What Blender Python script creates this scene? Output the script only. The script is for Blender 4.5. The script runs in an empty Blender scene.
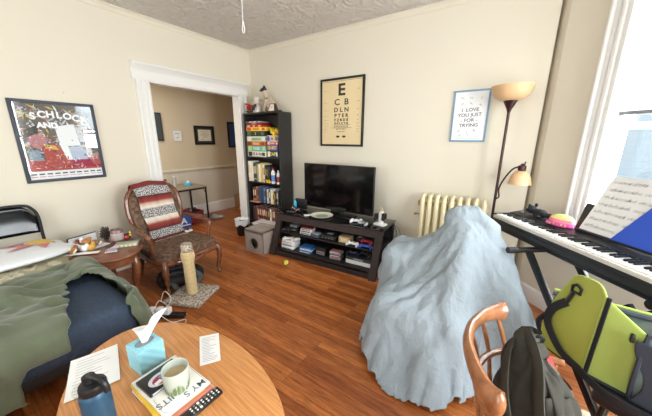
import bpy, bmesh, math, random
import numpy as np
from mathutils import Vector, Matrix, Euler
C = bpy.context.scene.collection
PI = math.pi
# ------------------------------------------------------------------ camera, world, lights, exposure
cd = bpy.data.cameras.new('camera'); cam = bpy.data.objects.new('camera', cd); C.objects.link(cam)
cd.sensor_width = 36.0; cd.lens = 36.0 * 273.716 / 652.0; cd.clip_start = 0.02; cd.clip_end = 200
TH, PS, RL = math.radians(14.164), math.radians(33.995), math.radians(0.272)
Fv = Vector((-math.sin(PS)*math.cos(TH), math.cos(PS)*math.cos(TH), -math.sin(TH)))
Rv = Vector((math.cos(PS), math.sin(PS), 0)); Uv = Rv.cross(Fv)
Rr = Rv*math.cos(RL) + Uv*math.sin(RL); Ur = Uv*math.cos(RL) - Rv*math.sin(RL)
M = Matrix((Rr, Ur, -Fv)).transposed().to_4x4(); M.translation = Vector((0, 0, 1.619))
cam.matrix_world = M
bpy.context.scene.camera = cam
sc = bpy.context.scene
sc.view_settings.view_transform = 'Standard'; sc.view_settings.look = 'None'
sc.view_settings.gamma = 1; sc.view_settings.exposure = 0.32
try: sc.view_settings.use_curve_mapping = False
except Exception: pass
sc.cycles.use_denoising = True
sc.cycles.max_bounces = 8; sc.cycles.diffuse_bounces = 5
sc.cycles.sample_clamp_indirect = 6
w = bpy.data.worlds.new('world'); sc.world = w; w.use_nodes = True
bg = w.node_tree.nodes['Background']; bg.inputs[0].default_value = (0.86, 0.93, 1.0, 1); bg.inputs[1].default_value = 1.25

def area(name, loc, direction, sx, sy, power, col=(1, 1, 1)):
    l = bpy.data.lights.new(name, 'AREA'); l.shape = 'RECTANGLE'; l.size = sx; l.size_y = sy
    l.energy = power; l.color = col
    o = bpy.data.objects.new(name, l); C.objects.link(o); o.location = loc
    o.rotation_euler = Vector(direction).to_track_quat('-Z', 'Y').to_euler()
    return o
# daylight entering by the room's windows (one in the bay, one in the right wall, two behind the camera)
area('bay_window_daylight', (1.12, 2.78, 1.75), (-1, -1, -0.25), 1.0, 1.9, 118, (0.93, 0.97, 1))
area('right_window_daylight', (1.85, 0.9, 1.6), (-1, 0, -0.1), 1.3, 1.8, 132, (0.97, 0.985, 1))
area('rear_window_daylight', (-2.3, -1.78, 1.6), (0, 1, -0.1), 1.3, 1.8, 40, (0.98, 0.99, 1))
area('rear_window_daylight', (0.3, -1.78, 1.6), (0, 1, -0.1), 1.3, 1.8, 40, (0.98, 0.99, 1))
area('hall_fill_light', (-4.7, 1.6, 2.66), (0, 0, -1), 0.4, 0.4, 24, (1.0, 0.92, 0.80))  # added warm fill to brighten the hall; no fixture stands there

# ------------------------------------------------------------------ materials
def lin(c):
    r = []
    for v in c[:3]:
        v = v/255.0
        r.append(v/12.92 if v <= 0.04045 else ((v+0.055)/1.055)**2.4)
    return (r[0], r[1], r[2], 1)
MC = {}
def mat(name, col=(128, 128, 128), rough=0.6, metal=0.0, noise=0.0, nscale=20.0, bump=0.0, bscale=60.0, spec=0.5, sheen=0.0, trans=0.0, col2=None, coat=0.0):
    if name in MC: return MC[name]
    m = bpy.data.materials.new(name); m.use_nodes = True; MC[name] = m
    nt = m.node_tree; b = nt.nodes['Principled BSDF']
    b.inputs['Base Color'].default_value = lin(col); b.inputs['Roughness'].default_value = rough
    b.inputs['Metallic'].default_value = metal; b.inputs['Specular IOR Level'].default_value = spec
    if sheen: b.inputs['Sheen Weight'].default_value = sheen
    if trans: b.inputs['Transmission Weight'].default_value = trans
    if coat: b.inputs['Coat Weight'].default_value = coat
    tc = nt.nodes.new('ShaderNodeTexCoord')
    if noise or col2:
        n = nt.nodes.new('ShaderNodeTexNoise'); n.inputs['Scale'].default_value = nscale; n.inputs['Detail'].default_value = 5
        nt.links.new(tc.outputs['Object'], n.inputs['Vector'])
        r = nt.nodes.new('ShaderNodeValToRGB')
        c = lin(col)
        if col2:
            r.color_ramp.elements[0].color = c; r.color_ramp.elements[1].color = lin(col2)
            r.color_ramp.elements[0].position = 0.4; r.color_ramp.elements[1].position = 0.6
        else:
            r.color_ramp.elements[0].color = tuple(x*(1-noise) for x in c[:3])+(1,)
            r.color_ramp.elements[1].color = tuple(min(1, x*(1+noise)) for x in c[:3])+(1,)
            r.color_ramp.elements[0].position = 0.3; r.color_ramp.elements[1].position = 0.7
        nt.links.new(n.outputs['Fac'], r.inputs['Fac']); nt.links.new(r.outputs['Color'], b.inputs['Base Color'])
    if bump:
        n2 = nt.nodes.new('ShaderNodeTexNoise'); n2.inputs['Scale'].default_value = bscale; n2.inputs['Detail'].default_value = 4
        nt.links.new(tc.outputs['Object'], n2.inputs['Vector'])
        bp = nt.nodes.new('ShaderNodeBump'); bp.inputs['Strength'].default_value = bump; bp.inputs['Distance'].default_value = 0.01
        nt.links.new(n2.outputs['Fac'], bp.inputs['Height']); nt.links.new(bp.outputs['Normal'], b.inputs['Normal'])
    return m
def wood(name, c1, c2, scale=(1, 12, 12), rough=0.35, coat=0.2, rot=(0, 0, 0)):
    if name in MC: return MC[name]
    m = mat(name, c1, rough, coat=coat); nt = m.node_tree; b = nt.nodes['Principled BSDF']
    tc = nt.nodes['Texture Coordinate']; mp = nt.nodes.new('ShaderNodeMapping')
    mp.inputs['Scale'].default_value = scale; mp.inputs['Rotation'].default_value = rot
    nt.links.new(tc.outputs['Object'], mp.inputs['Vector'])
    n = nt.nodes.new('ShaderNodeTexNoise'); n.inputs['Scale'].default_value = 6; n.inputs['Detail'].default_value = 8; n.inputs['Distortion'].default_value = 0.6
    nt.links.new(mp.outputs['Vector'], n.inputs['Vector'])
    r = nt.nodes.new('ShaderNodeValToRGB'); r.color_ramp.elements[0].color = lin(c1); r.color_ramp.elements[1].color = lin(c2)
    r.color_ramp.elements[0].position = 0.35; r.color_ramp.elements[1].position = 0.65
    nt.links.new(n.outputs['Fac'], r.inputs['Fac']); nt.links.new(r.outputs['Color'], b.inputs['Base Color'])
    return m
def floor_mat():
    m = mat('floor_planks', (150, 82, 40), 0.3); nt = m.node_tree; b = nt.nodes['Principled BSDF']
    tc = nt.nodes['Texture Coordinate']
    br = nt.nodes.new('ShaderNodeTexBrick'); br.inputs['Scale'].default_value = 1
    br.inputs['Brick Width'].default_value = 1.1; br.inputs['Row Height'].default_value = 0.058
    br.inputs['Mortar Size'].default_value = 0.0012; br.inputs['Bias'].default_value = 0.0
    br.inputs['Color1'].default_value = lin((140, 74, 34)); br.inputs['Color2'].default_value = lin((186, 114, 58)); br.inputs['Mortar'].default_value = lin((86, 44, 20))
    br.offset = 0.37; br.offset_frequency = 3
    nt.links.new(tc.outputs['Object'], br.inputs['Vector'])
    mp = nt.nodes.new('ShaderNodeMapping'); mp.inputs['Scale'].default_value = (2.2, 26, 1)
    nt.links.new(tc.outputs['Object'], mp.inputs['Vector'])
    n = nt.nodes.new('ShaderNodeTexNoise'); n.inputs['Scale'].default_value = 2.4; n.inputs['Detail'].default_value = 9; n.inputs['Roughness'].default_value = 0.7; n.inputs['Distortion'].default_value = 0.4
    nt.links.new(mp.outputs['Vector'], n.inputs['Vector'])
    r = nt.nodes.new('ShaderNodeValToRGB'); r.color_ramp.elements[0].color = (0.42, 0.34, 0.28, 1); r.color_ramp.elements[1].color = (1.25, 1.2, 1.15, 1)
    r.color_ramp.elements[0].position = 0.32; r.color_ramp.elements[1].position = 0.6
    nt.links.new(n.outputs['Fac'], r.inputs['Fac'])
    mx = nt.nodes.new('ShaderNodeMix'); mx.data_type = 'RGBA'; mx.blend_type = 'MULTIPLY'; mx.inputs['Factor'].default_value = 0.9
    nt.links.new(br.outputs['Color'], mx.inputs['A']); nt.links.new(r.outputs['Color'], mx.inputs['B'])
    nt.links.new(mx.outputs['Result'], b.inputs['Base Color'])
    n3 = nt.nodes.new('ShaderNodeTexNoise'); n3.inputs['Scale'].default_value = 4
    nt.links.new(tc.outputs['Object'], n3.inputs['Vector'])
    mr = nt.nodes.new('ShaderNodeMapRange'); mr.inputs['To Min'].default_value = 0.22; mr.inputs['To Max'].default_value = 0.42
    nt.links.new(n3.outputs['Fac'], mr.inputs['Value']); nt.links.new(mr.outputs['Result'], b.inputs['Roughness'])
    return m
def ceiling_mat():
    m = mat('swirled_plaster', (214, 209, 202), 0.8, bump=0.9, bscale=5, noise=0.07, nscale=5)
    for n in m.node_tree.nodes:
        if n.type == 'TEX_NOISE': n.inputs['Distortion'].default_value = 3.5
        if n.type == 'BUMP': n.inputs['Distance'].default_value = 0.07
    return m
def glass_mat():
    m = bpy.data.materials.new('window_glass'); m.use_nodes = True; nt = m.node_tree; nt.nodes.clear()
    o = nt.nodes.new('ShaderNodeOutputMaterial'); t = nt.nodes.new('ShaderNodeBsdfTransparent'); g = nt.nodes.new('ShaderNodeBsdfGlossy')
    g.inputs['Roughness'].default_value = 0.02; mx = nt.nodes.new('ShaderNodeMixShader'); mx.inputs[0].default_value = 0.08
    t.inputs[0].default_value = (0.97, 0.985, 0.98, 1)
    nt.links.new(t.outputs[0], mx.inputs[1]); nt.links.new(g.outputs[0], mx.inputs[2]); nt.links.new(mx.outputs[0], o.inputs[0])
    MC['window_glass'] = m; return m
def mesh_mat():
    m = bpy.data.materials.new('pet_mesh'); m.use_nodes = True; nt = m.node_tree; nt.nodes.clear()
    o = nt.nodes.new('ShaderNodeOutputMaterial'); t = nt.nodes.new('ShaderNodeBsdfTransparent'); g = nt.nodes.new('ShaderNodeBsdfDiffuse')
    g.inputs[0].default_value = lin((120, 138, 132)); mx = nt.nodes.new('ShaderNodeMixShader'); mx.inputs[0].default_value = 0.6
    nt.links.new(t.outputs[0], mx.inputs[1]); nt.links.new(g.outputs[0], mx.inputs[2]); nt.links.new(mx.outputs[0], o.inputs[0])
    MC['pet_mesh'] = m; return m
WALL = mat('wall_paint', (225, 218, 201), 0.75, bump=0.06, bscale=9)
WHITE = mat('white_trim_paint', (234, 233, 230), 0.35)
HALLP = mat('hall_wall_paint', (208, 194, 168), 0.8)
BLACK = mat('black_laminate', (34, 33, 34), 0.45)
BMET = mat('black_metal', (30, 30, 32), 0.35, 0.4)
BPL = mat('black_plastic', (24, 24, 26), 0.4)
WPL = mat('white_plastic', (235, 235, 232), 0.35)
PAPER = mat('white_paper', (238, 238, 236), 0.7)
INK = mat('ink', (40, 40, 44), 0.7)
GREY = mat('grey_plastic', (130, 132, 136), 0.5)
GLASS = glass_mat(); PMESH = mesh_mat(); FLOOR = floor_mat(); CEIL = ceiling_mat()
def P(c, r=0.55): return mat('paint_%d_%d_%d' % tuple(c), c, r)

# ------------------------------------------------------------------ mesh builder
class MB:
    def __init__(s): s.v = []; s.f = []; s.m = []; s.uv = None
    def add(s, vs, fs, mi=0, M=None):
        n = len(s.v)
        for p in vs:
            p = Vector(p); s.v.append(tuple(M @ p if M else p))
        for f in fs: s.f.append(tuple(n+i for i in f)); s.m.append(mi)
        return s
    def box(s, c, d, rz=0, bev=0, mi=0, M=None, rot=None):
        T = Matrix.Translation(c) @ (Euler(rot).to_matrix().to_4x4() if rot else Matrix.Rotation(rz, 4, 'Z'))
        if M: T = M @ T
        x, y, z = d[0]/2, d[1]/2, d[2]/2
        if bev <= 0:
            vs = [(-x,-y,-z),(x,-y,-z),(x,y,-z),(-x,y,-z),(-x,-y,z),(x,-y,z),(x,y,z),(-x,y,z)]
            return s.add(vs, [(0,3,2,1),(4,5,6,7),(0,1,5,4),(1,2,6,5),(2,3,7,6),(3,0,4,7)], mi, T)
        b = min(bev, x*.98, y*.98, z*.98)
        bm = bmesh.new(); bmesh.ops.create_cube(bm, size=1)
        for v in bm.verts: v.co = Vector((v.co.x*2*x, v.co.y*2*y, v.co.z*2*z))
        bmesh.ops.bevel(bm, geom=list(bm.edges), offset=b, segments=3 if b > 0.006 else 2, profile=0.5, affect='EDGES')
        bm.verts.index_update()
        s.add([v.co for v in bm.verts], [tuple(v.index for v in f.verts) for f in bm.faces], mi, T); bm.free(); return s
    def tube(s, pts, r, seg=8, closed=False, mi=0, M=None, flat=1.0, up=None):
        pts = [Vector(p) for p in pts]; n = len(pts); rs = r if isinstance(r, (list, tuple)) else [r]*n
        vs = []; fs = []; prev = None
        for i, p in enumerate(pts):
            a = pts[(i-1) % n] if (closed or i > 0) else p; b = pts[(i+1) % n] if (closed or i < n-1) else p
            t = (b-a).normalized() if (b-a).length > 1e-9 else Vector((0, 0, 1))
            if up is not None:
                u = Vector(up) - t*t.dot(Vector(up)); u = u.normalized() if u.length > 1e-6 else t.orthogonal().normalized()
            elif prev is None: u = t.orthogonal().normalized()
            else:
                u = prev - t*prev.dot(t); u = u.normalized() if u.length > 1e-6 else t.orthogonal().normalized()
            prev = u; w_ = t.cross(u)
            for k in range(seg):
                a_ = 2*PI*k/seg; vs.append(p + (u*math.cos(a_)*flat + w_*math.sin(a_))*rs[i])
        m = n if closed else n-1
        for i in range(m):
            j = (i+1) % n
            for k in range(seg): fs.append((i*seg+k, i*seg+(k+1) % seg, j*seg+(k+1) % seg, j*seg+k))
        if not closed: fs.append(tuple(range(seg))[::-1]); fs.append(tuple((n-1)*seg+k for k in range(seg)))
        return s.add(vs, fs, mi, M)
    def cyl(s, p0, p1, r0, r1=None, seg=16, mi=0, M=None): return s.tube([p0, p1], [r0, r0 if r1 is None else r1], seg, mi=mi, M=M)
    def lathe(s, prof, c=(0, 0, 0), seg=24, mi=0, M=None, sx=1, sy=1):
        vs = []; fs = []
        for r, z in prof:
            for k in range(seg):
                a = 2*PI*k/seg; vs.append((c[0]+r*sx*math.cos(a), c[1]+r*sy*math.sin(a), c[2]+z))
        for i in range(len(prof)-1):
            for k in range(seg): fs.append((i*seg+k, i*seg+(k+1) % seg, (i+1)*seg+(k+1) % seg, (i+1)*seg+k))
        if prof[0][0] > 1e-5: fs.append(tuple(range(seg))[::-1])
        if prof[-1][0] > 1e-5: fs.append(tuple((len(prof)-1)*seg+k for k in range(seg)))
        return s.add(vs, fs, mi, M)
    def ball(s, c, r, mi=0, seg=14, rot=None, M=None):
        if not isinstance(r, (tuple, list)): r = (r, r, r)
        T = Matrix.Translation(c) @ (Euler(rot).to_matrix().to_4x4() if rot else Matrix.Identity(4))
        if M: T = M @ T
        n = max(4, seg//2); vs = [(0, 0, -r[2])]; fs = []
        for i in range(1, n):
            a = -PI/2+PI*i/n
            for k in range(seg):
                b = 2*PI*k/seg; vs.append((r[0]*math.cos(a)*math.cos(b), r[1]*math.cos(a)*math.sin(b), r[2]*math.sin(a)))
        vs.append((0, 0, r[2])); L = len(vs)-1
        for k in range(seg):
            fs.append((0, 1+(k+1) % seg, 1+k)); fs.append((L, L-seg+k, L-seg+(k+1) % seg))
            for i in range(n-2): fs.append((1+i*seg+k, 1+i*seg+(k+1) % seg, 1+(i+1)*seg+(k+1) % seg, 1+(i+1)*seg+k))
        return s.add(vs, fs, mi, T)
    def prism(s, poly, z0, z1, mi=0, M=None):
        n = len(poly); vs = [(x, y, z0) for x, y in poly]+[(x, y, z1) for x, y in poly]
        fs = [tuple(range(n))[::-1], tuple(range(n, 2*n))]+[(i, (i+1) % n, n+(i+1) % n, n+i) for i in range(n)]
        return s.add(vs, fs, mi, M)
    def grid(s, fn, nu, nv, mi=0, M=None, cu=False):
        vs = [fn(i/(nu-1) if not cu else i/nu, j/(nv-1)) for i in range(nu) for j in range(nv)]; fs = []
        for i in range(nu if cu else nu-1):
            for j in range(nv-1):
                a = (i+1) % nu; fs.append((i*nv+j, a*nv+j, a*nv+j+1, i*nv+j+1))
        return s.add(vs, fs, mi, M)
    def text(s, t, size, M, mi=0, ext=0.0006, bold=0.0, sx=1.0):
        cu = bpy.data.curves.new('t', 'FONT'); cu.body = t; cu.size = size; cu.extrude = ext; cu.offset = bold
        cu.align_x = 'CENTER'; cu.align_y = 'CENTER'; cu.resolution_u = 3
        ob = bpy.data.objects.new('t', cu); C.objects.link(ob); bpy.context.view_layer.update()
        dg = bpy.context.evaluated_depsgraph_get(); me = ob.evaluated_get(dg).to_mesh()
        s.add([(v.co.x*sx, v.co.y, v.co.z) for v in me.vertices], [tuple(p.vertices) for p in me.polygons], mi, M)
        ob.evaluated_get(dg).to_mesh_clear(); bpy.data.objects.remove(ob); bpy.data.curves.remove(cu); return s
    def build(s, name, mats, parent=None, smooth=40, loc=None):
        me = bpy.data.meshes.new(name); me.from_pydata(s.v, [], s.f)
        if not isinstance(mats, (list, tuple)): mats = [mats]
        for m in mats: me.materials.append(m)
        for p, k in zip(me.polygons, s.m): p.material_index = k
        if smooth:
            me.polygons.foreach_set('use_smooth', [True]*len(me.polygons))
            me.set_sharp_from_angle(angle=math.radians(smooth))
        me.validate(); me.update()
        o = bpy.data.objects.new(name, me); C.objects.link(o)
        if parent: o.parent = parent
        if loc: o.location = loc
        return o
def tag(o, label, cat, group=None, kind=None):
    o['label'] = label; o['category'] = cat
    if group: o['group'] = group
    if kind: o['kind'] = kind
    return o
def thing(name, label, cat, loc=(0, 0, 0), rz=0, group=None):
    o = bpy.data.objects.new(name, None); C.objects.link(o); o.location = loc; o.rotation_euler = (0, 0, rz)
    o.empty_display_size = 0.1
    return tag(o, label, cat, group)
def struct(o): o['kind'] = 'structure'; return o
def solo(name, mb, mats, label, cat, loc=(0, 0, 0), rz=0, group=None, smooth=40, rot=None):
    o = mb.build(name, mats, smooth=smooth); o.location = loc; o.rotation_euler = rot or (0, 0, rz); return tag(o, label, cat, group)
def subd(o, n=1, thick=0, off=0):
    if thick: m = o.modifiers.new('s', 'SOLIDIFY'); m.thickness = thick; m.offset = off
    if n: m = o.modifiers.new('d', 'SUBSURF'); m.levels = n; m.render_levels = n
    return o
def frame_axes(origin, right, up):
    r = Vector(right).normalized(); u = Vector(up).normalized(); n = r.cross(u)
    m = Matrix((r, u, n)).transposed().to_4x4(); m.translation = Vector(origin); return m
def arc(n, a0, a1, f): return [f(a0+(a1-a0)*i/(n-1)) for i in range(n)]
def spline(pts, n=8):
    pts = [Vector(p) for p in pts]; out = []
    for i in range(len(pts)-1):
        p0 = pts[max(0, i-1)]; p1 = pts[i]; p2 = pts[i+1]; p3 = pts[min(len(pts)-1, i+2)]
        for k in range(n):
            t = k/n; out.append(0.5*((2*p1)+(p2-p0)*t+(2*p0-5*p1+4*p2-p3)*t*t+(3*p1-p0-3*p2+p3)*t**3))
    out.append(pts[-1]); return out

# ------------------------------------------------------------------ room shell
X0, Y0, H = -3.914, 3.481, 3.03
X1, Y1 = 1.65, -1.6
HX = -5.5
def wallrun(mb, a, b, t, openings=(), z0=0, z1=H, mi=0):
    """wall from a to b (plan), thickness t to the left of a->b; openings = (s0, s1, z0, z1)"""
    a = Vector((a[0], a[1], 0)); b = Vector((b[0], b[1], 0)); L = (b-a).length; d = (b-a)/L
    ang = math.atan2(d.y, d.x); T = Matrix.Translation(a) @ Matrix.Rotation(ang, 4, 'Z')
    def seg(s0, s1, q0, q1):
        if s1-s0 > 1e-4 and q1-q0 > 1e-4: mb.box(((s0+s1)/2, t/2, (q0+q1)/2), (s1-s0, abs(t), q1-q0), M=T, mi=mi)
    cur = 0
    for s0, s1, q0, q1 in sorted(openings):
        seg(cur, s0, z0, z1); seg(s0, s1, z0, q0); seg(s0, s1, q1, z1); cur = s1
    seg(cur, L, z0, z1); return T
struct(MB().box(((HX+X1)/2, (Y0+Y1)/2+.6, -0.05), (X1-HX+0.4, Y0-Y1+2.2, 0.1)).build('floor', FLOOR))
m = MB(); m.box(((X0+X1)/2, (Y0+Y1)/2, H+0.06), (X1-X0+0.3, Y0-Y1+0.3, 0.12)); struct(m.build('ceiling', CEIL))
m = MB(); m.box(((HX+X0)/2-.1, 2.0, 2.76), (X0-HX+.1, 6.6, 0.1)); struct(m.build('hall_ceiling', HALLP))
DY0, DY1, DZ = 1.815, 3.19, 2.31
m = MB(); wallrun(m, (X0, Y1), (X0, Y0), 0.12, [(DY0-Y1, DY1-Y1, 0, DZ)]); struct(m.build('wall_left', WALL))
m = MB(); wallrun(m, (X0-.12, Y0), (0.165, Y0), 0.12)
struct(m.build('wall_back', WALL))
BA = Vector((0.224, 3.38, 0)); BB = Vector((X1, 3.604-X1, 0)); BL = (BB-BA).length
W0, W1, WZ0, WZ1 = 0.49, 1.42, 0.72, 2.62
m = MB(); wallrun(m, (0.165, Y0+.1), (0.224, 3.38), 0.06); TB = wallrun(m, BA, BB, 0.14, [(W0, W1, WZ0, WZ1)]); struct(m.build('wall_bay', WALL))
m = MB(); wallrun(m, BB, (X1, Y1), 0.14, [(BB.y-1.55, BB.y-0.25, 0.7, 2.5)]); struct(m.build('wall_right', WALL))
m = MB(); wallrun(m, (X1, Y1), (X0, Y1), 0.14, [(X1-0.95, X1+0.35, 0.7, 2.5), (X1+1.65, X1+2.95, 0.7, 2.5)]); struct(m.build('wall_front', WALL))
m = MB(); m.box((HX-.06, 2.0, 1.4), (0.12, 6.6, 2.8)); m.box((HX+.8, 5.25, 1.4), (1.7, 0.12, 2.8)); m.box((HX+.8, -1.3, 1.4), (1.7, 0.12, 2.8))
m.box((X0-.06, 4.4, 1.4), (0.12, 1.7, 2.8)); struct(m.build('wall_hall', HALLP))
# cove moulding
def sweep(mb, a, b, prof, mi=0):
    a = Vector(a); b = Vector(b); d = (b-a).normalized(); nrm = Vector((d.y, -d.x, 0)); n = len(prof)
    vs = [a+nrm*x+Vector((0, 0, z)) for x, z in prof]+[b+nrm*x+Vector((0, 0, z)) for x, z in prof]
    mb.add(vs, [(i, (i+1) % n, n+(i+1) % n, n+i) for i in range(n)]+[tuple(range(n))[::-1], tuple(range(n, 2*n))], mi)
cove = [(0, 0), (0, -0.055), (0.012, -0.055), (0.016, -0.045), (0.02, -0.03), (0.035, -0.014), (0.05, -0.01), (0.05, 0)]
m = MB(); sweep(m, (X0, Y1, H), (X0, Y0, H), cove); sweep(m, (X0, Y0, H), (0.165, Y0, H), cove); sweep(m, BA+Vector((0, 0, H)), BB+Vector((0, 0, H)), cove)
struct(m.build('trim_1', WALL))
# doorway casing
jw = 0.15
m = MB()
for y, s in ((DY0, -1), (DY1, 1)):
    m.box((X0+.012, y+s*jw/2, DZ/2), (0.024, jw, DZ)); 
    for k, (o_, wd, dp) in enumerate([(0.012, 0.02, 0.034), (0.06, 0.045, 0.03), (0.134, 0.03, 0.04)]):
        m.box((X0+dp/2, y+s*o_, DZ/2), (dp, wd, DZ), bev=0.004)
    m.box((X0-.06, y-s*.008 , DZ/2), (0.14, 0.016, DZ))
m.box((X0-.06, (DY0+DY1)/2, DZ-.008), (0.14, DY1-DY0, 0.016))
hprof = [(0, 0), (0.026, 0), (0.03, 0.02), (0.026, 0.03), (0.026, 0.1), (0.034, 0.115), (0.05, 0.13), (0.06, 0.15), (0.085, 0.165), (0.09, 0.185), (0.07, 0.19), (0, 0.19)]
sweep(m, (X0, DY0-jw-.035, DZ), (X0, DY1+jw+.035, DZ), hprof)
struct(m.build('trim_2', WHITE))
# baseboards
bprof = [(0, 0), (0.018, 0), (0.018, 0.13), (0.012, 0.15), (0.006, 0.16), (0, 0.16)]
def bb(name, runs):
    m = MB()
    for a, b in runs: sweep(m, (a[0], a[1], 0), (b[0], b[1], 0), bprof)
    struct(m.build(name, WHITE))
bb('baseboard_left', [((X0, Y1), (X0, DY0-jw)), ((X0, DY1+jw), (X0, Y0))]); bb('baseboard_back', [((X0, Y0), (0.165, Y0))]); bb('baseboard_right', [((BA.x, BA.y), (BB.x, BB.y)), ((X1, BB.y), (X1, Y1))])
m = MB(); sweep(m, (HX, -1.2, 0), (HX, 5.2, 0), [(0, 0), (0.02, 0), (0.02, 0.2), (0.012, 0.23), (0, 0.24)]); struct(m.build('baseboard_hall', WHITE))
m = MB(); sweep(m, (HX, -1.2, 0.96), (HX, 5.2, 0.96), [(0, 0), (0.02, 0), (0.035, 0.03), (0.03, 0.05), (0, 0.06)])
m.box((HX+.004, 2.0, 0.59), (0.008, 6.4, 0.72))
struct(m.build('trim_3', mat('chair_rail_paint', (214, 205, 190), 0.5)))
# windows
def window(name, T, s0, s1, z0, z1, shade=True, yb=0.0, idx=1):
    W = s1-s0; root = bpy.data.objects.new(name, None); C.objects.link(root); root['kind'] = 'structure'
    m = MB(); cw = 0.14   # casing toward the room (-y in wall space)
    for s_, sg in ((s0, -1), (s1, 1)):
        m.box((s_+sg*cw/2, -.012, (z0+z1)/2), (cw, 0.024, z1-z0), M=T)
        for o_, wd, dp in [(0.012, 0.024, 0.036), (0.055, 0.026, 0.042), (0.095, 0.022, 0.034), (0.13, 0.02, 0.052)]:
            m.box((s_+sg*o_, -dp/2, (z0+z1)/2), (wd, dp, z1-z0), M=T, bev=0.005)
        m.box((s_-sg*.009, .07, (z0+z1)/2), (0.018, 0.14, z1-z0), M=T)
        m.box((s_-sg*.03, .06, (z0+z1)/2), (0.024, 0.03, z1-z0), M=T)
    m.box(((s0+s1)/2, -.02, z1+.07), (W+2*cw+.04, 0.04, 0.14), M=T, bev=.006); m.box(((s0+s1)/2, -.035, z1+.15), (W+2*cw+.1, 0.07, 0.03), M=T, bev=.006)
    m.box(((s0+s1)/2, .06, z1-.009), (W, 0.13, 0.018), M=T)
    m.build('window_casing', WHITE, root)
    m = MB(); m.box(((s0+s1)/2, -.01, z0-.015), (W+2*cw+.06, 0.14, 0.03), M=T, bev=.006); m.box(((s0+s1)/2, -.012, z0-.08), (W+2*cw, 0.024, 0.1), M=T, bev=.004)
    m.build('window_sill', WHITE, root)
    zm = (z0+z1)/2+.05
    for nm, q0, q1, y in (('lower_sash', z0, zm+.02, .085), ('upper_sash', zm-.02, z1-.018, .12)):
        m = MB(); a, b = s0+.02, s1-.02
        for x in (a+.022, b-.022): m.box((x, y, (q0+q1)/2), (0.044, 0.034, q1-q0), M=T, bev=.004)
        for z in (q0+.03, q1-.02): m.box(((a+b)/2, y, z), (b-a, 0.034, 0.06 if z < zm-.1 else .04), M=T, bev=.004)
        o = m.build(nm, WHITE, root)
        g = MB(); g.box(((a+b)/2, y, (q0+q1)/2), (b-a-.08, 0.004, q1-q0-.08), M=T); g.build('pane', GLASS, o)
    if shade:
        m = MB(); m.box(((s0+s1)/2, 0.035, (1.82+z1)/2), (W-.05, 0.003, z1-1.82-.02), M=T); ss = m.build('roller_shade', SHADE, root)
        m = MB(); m.box(((s0+s1)/2, 0.035, 1.815), (W-.05, 0.012, 0.028), M=T, bev=.004); m.build('shade_hem_bar', GREY, ss)
SHADE = mat('shade_fabric', (240, 242, 244), 0.8)
_nt = SHADE.node_tree; _b = _nt.nodes['Principled BSDF']; _t = _nt.nodes.new('ShaderNodeBsdfTranslucent'); _t.inputs[0].default_value = (0.9, 0.93, 0.95, 1)
_mx = _nt.nodes.new('ShaderNodeMixShader'); _mx.inputs[0].default_value = 0.65; _o = _nt.nodes['Material Output']
_nt.links.new(_b.outputs[0], _mx.inputs[1]); _nt.links.new(_t.outputs[0], _mx.inputs[2]); _nt.links.new(_mx.outputs[0], _o.inputs[0])
window('window_1', TB, W0, W1, WZ0, WZ1)
T2 = Matrix.Translation(BB) @ Matrix.Rotation(-PI/2, 4, 'Z'); window('window_2', T2, BB.y-1.55, BB.y-0.25, 0.7, 2.5, False)
T3 = Matrix.Translation((X1, Y1, 0)) @ Matrix.Rotation(PI, 4, 'Z'); window('window_3', T3, X1-.95, X1+.35, 0.7, 2.5, False); window('window_4', T3, X1+1.65, X1+2.95, 0.7, 2.5, False)
# neighbouring house seen through the bay window
t = thing('neighbouring_house', 'pale blue clapboard house outside the bay window', 'house', (4.2, 6.4, -3.0), math.radians(-45))
m = MB(); 
for k in range(40): m.box((0, 0, k*.15+.075), (7, 0.12, 0.15), rot=(math.radians(5), 0, 0), M=None)
m.build('siding', mat('pale_siding', (196, 212, 222), 0.7), t)
m = MB()
for x in (-2.2, -0.8, 0.6, 2.0): m.box((x, -.1, 3.6), (0.16, 0.08, 4.6))
m.build('corner_boards', WHITE, t)

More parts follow.
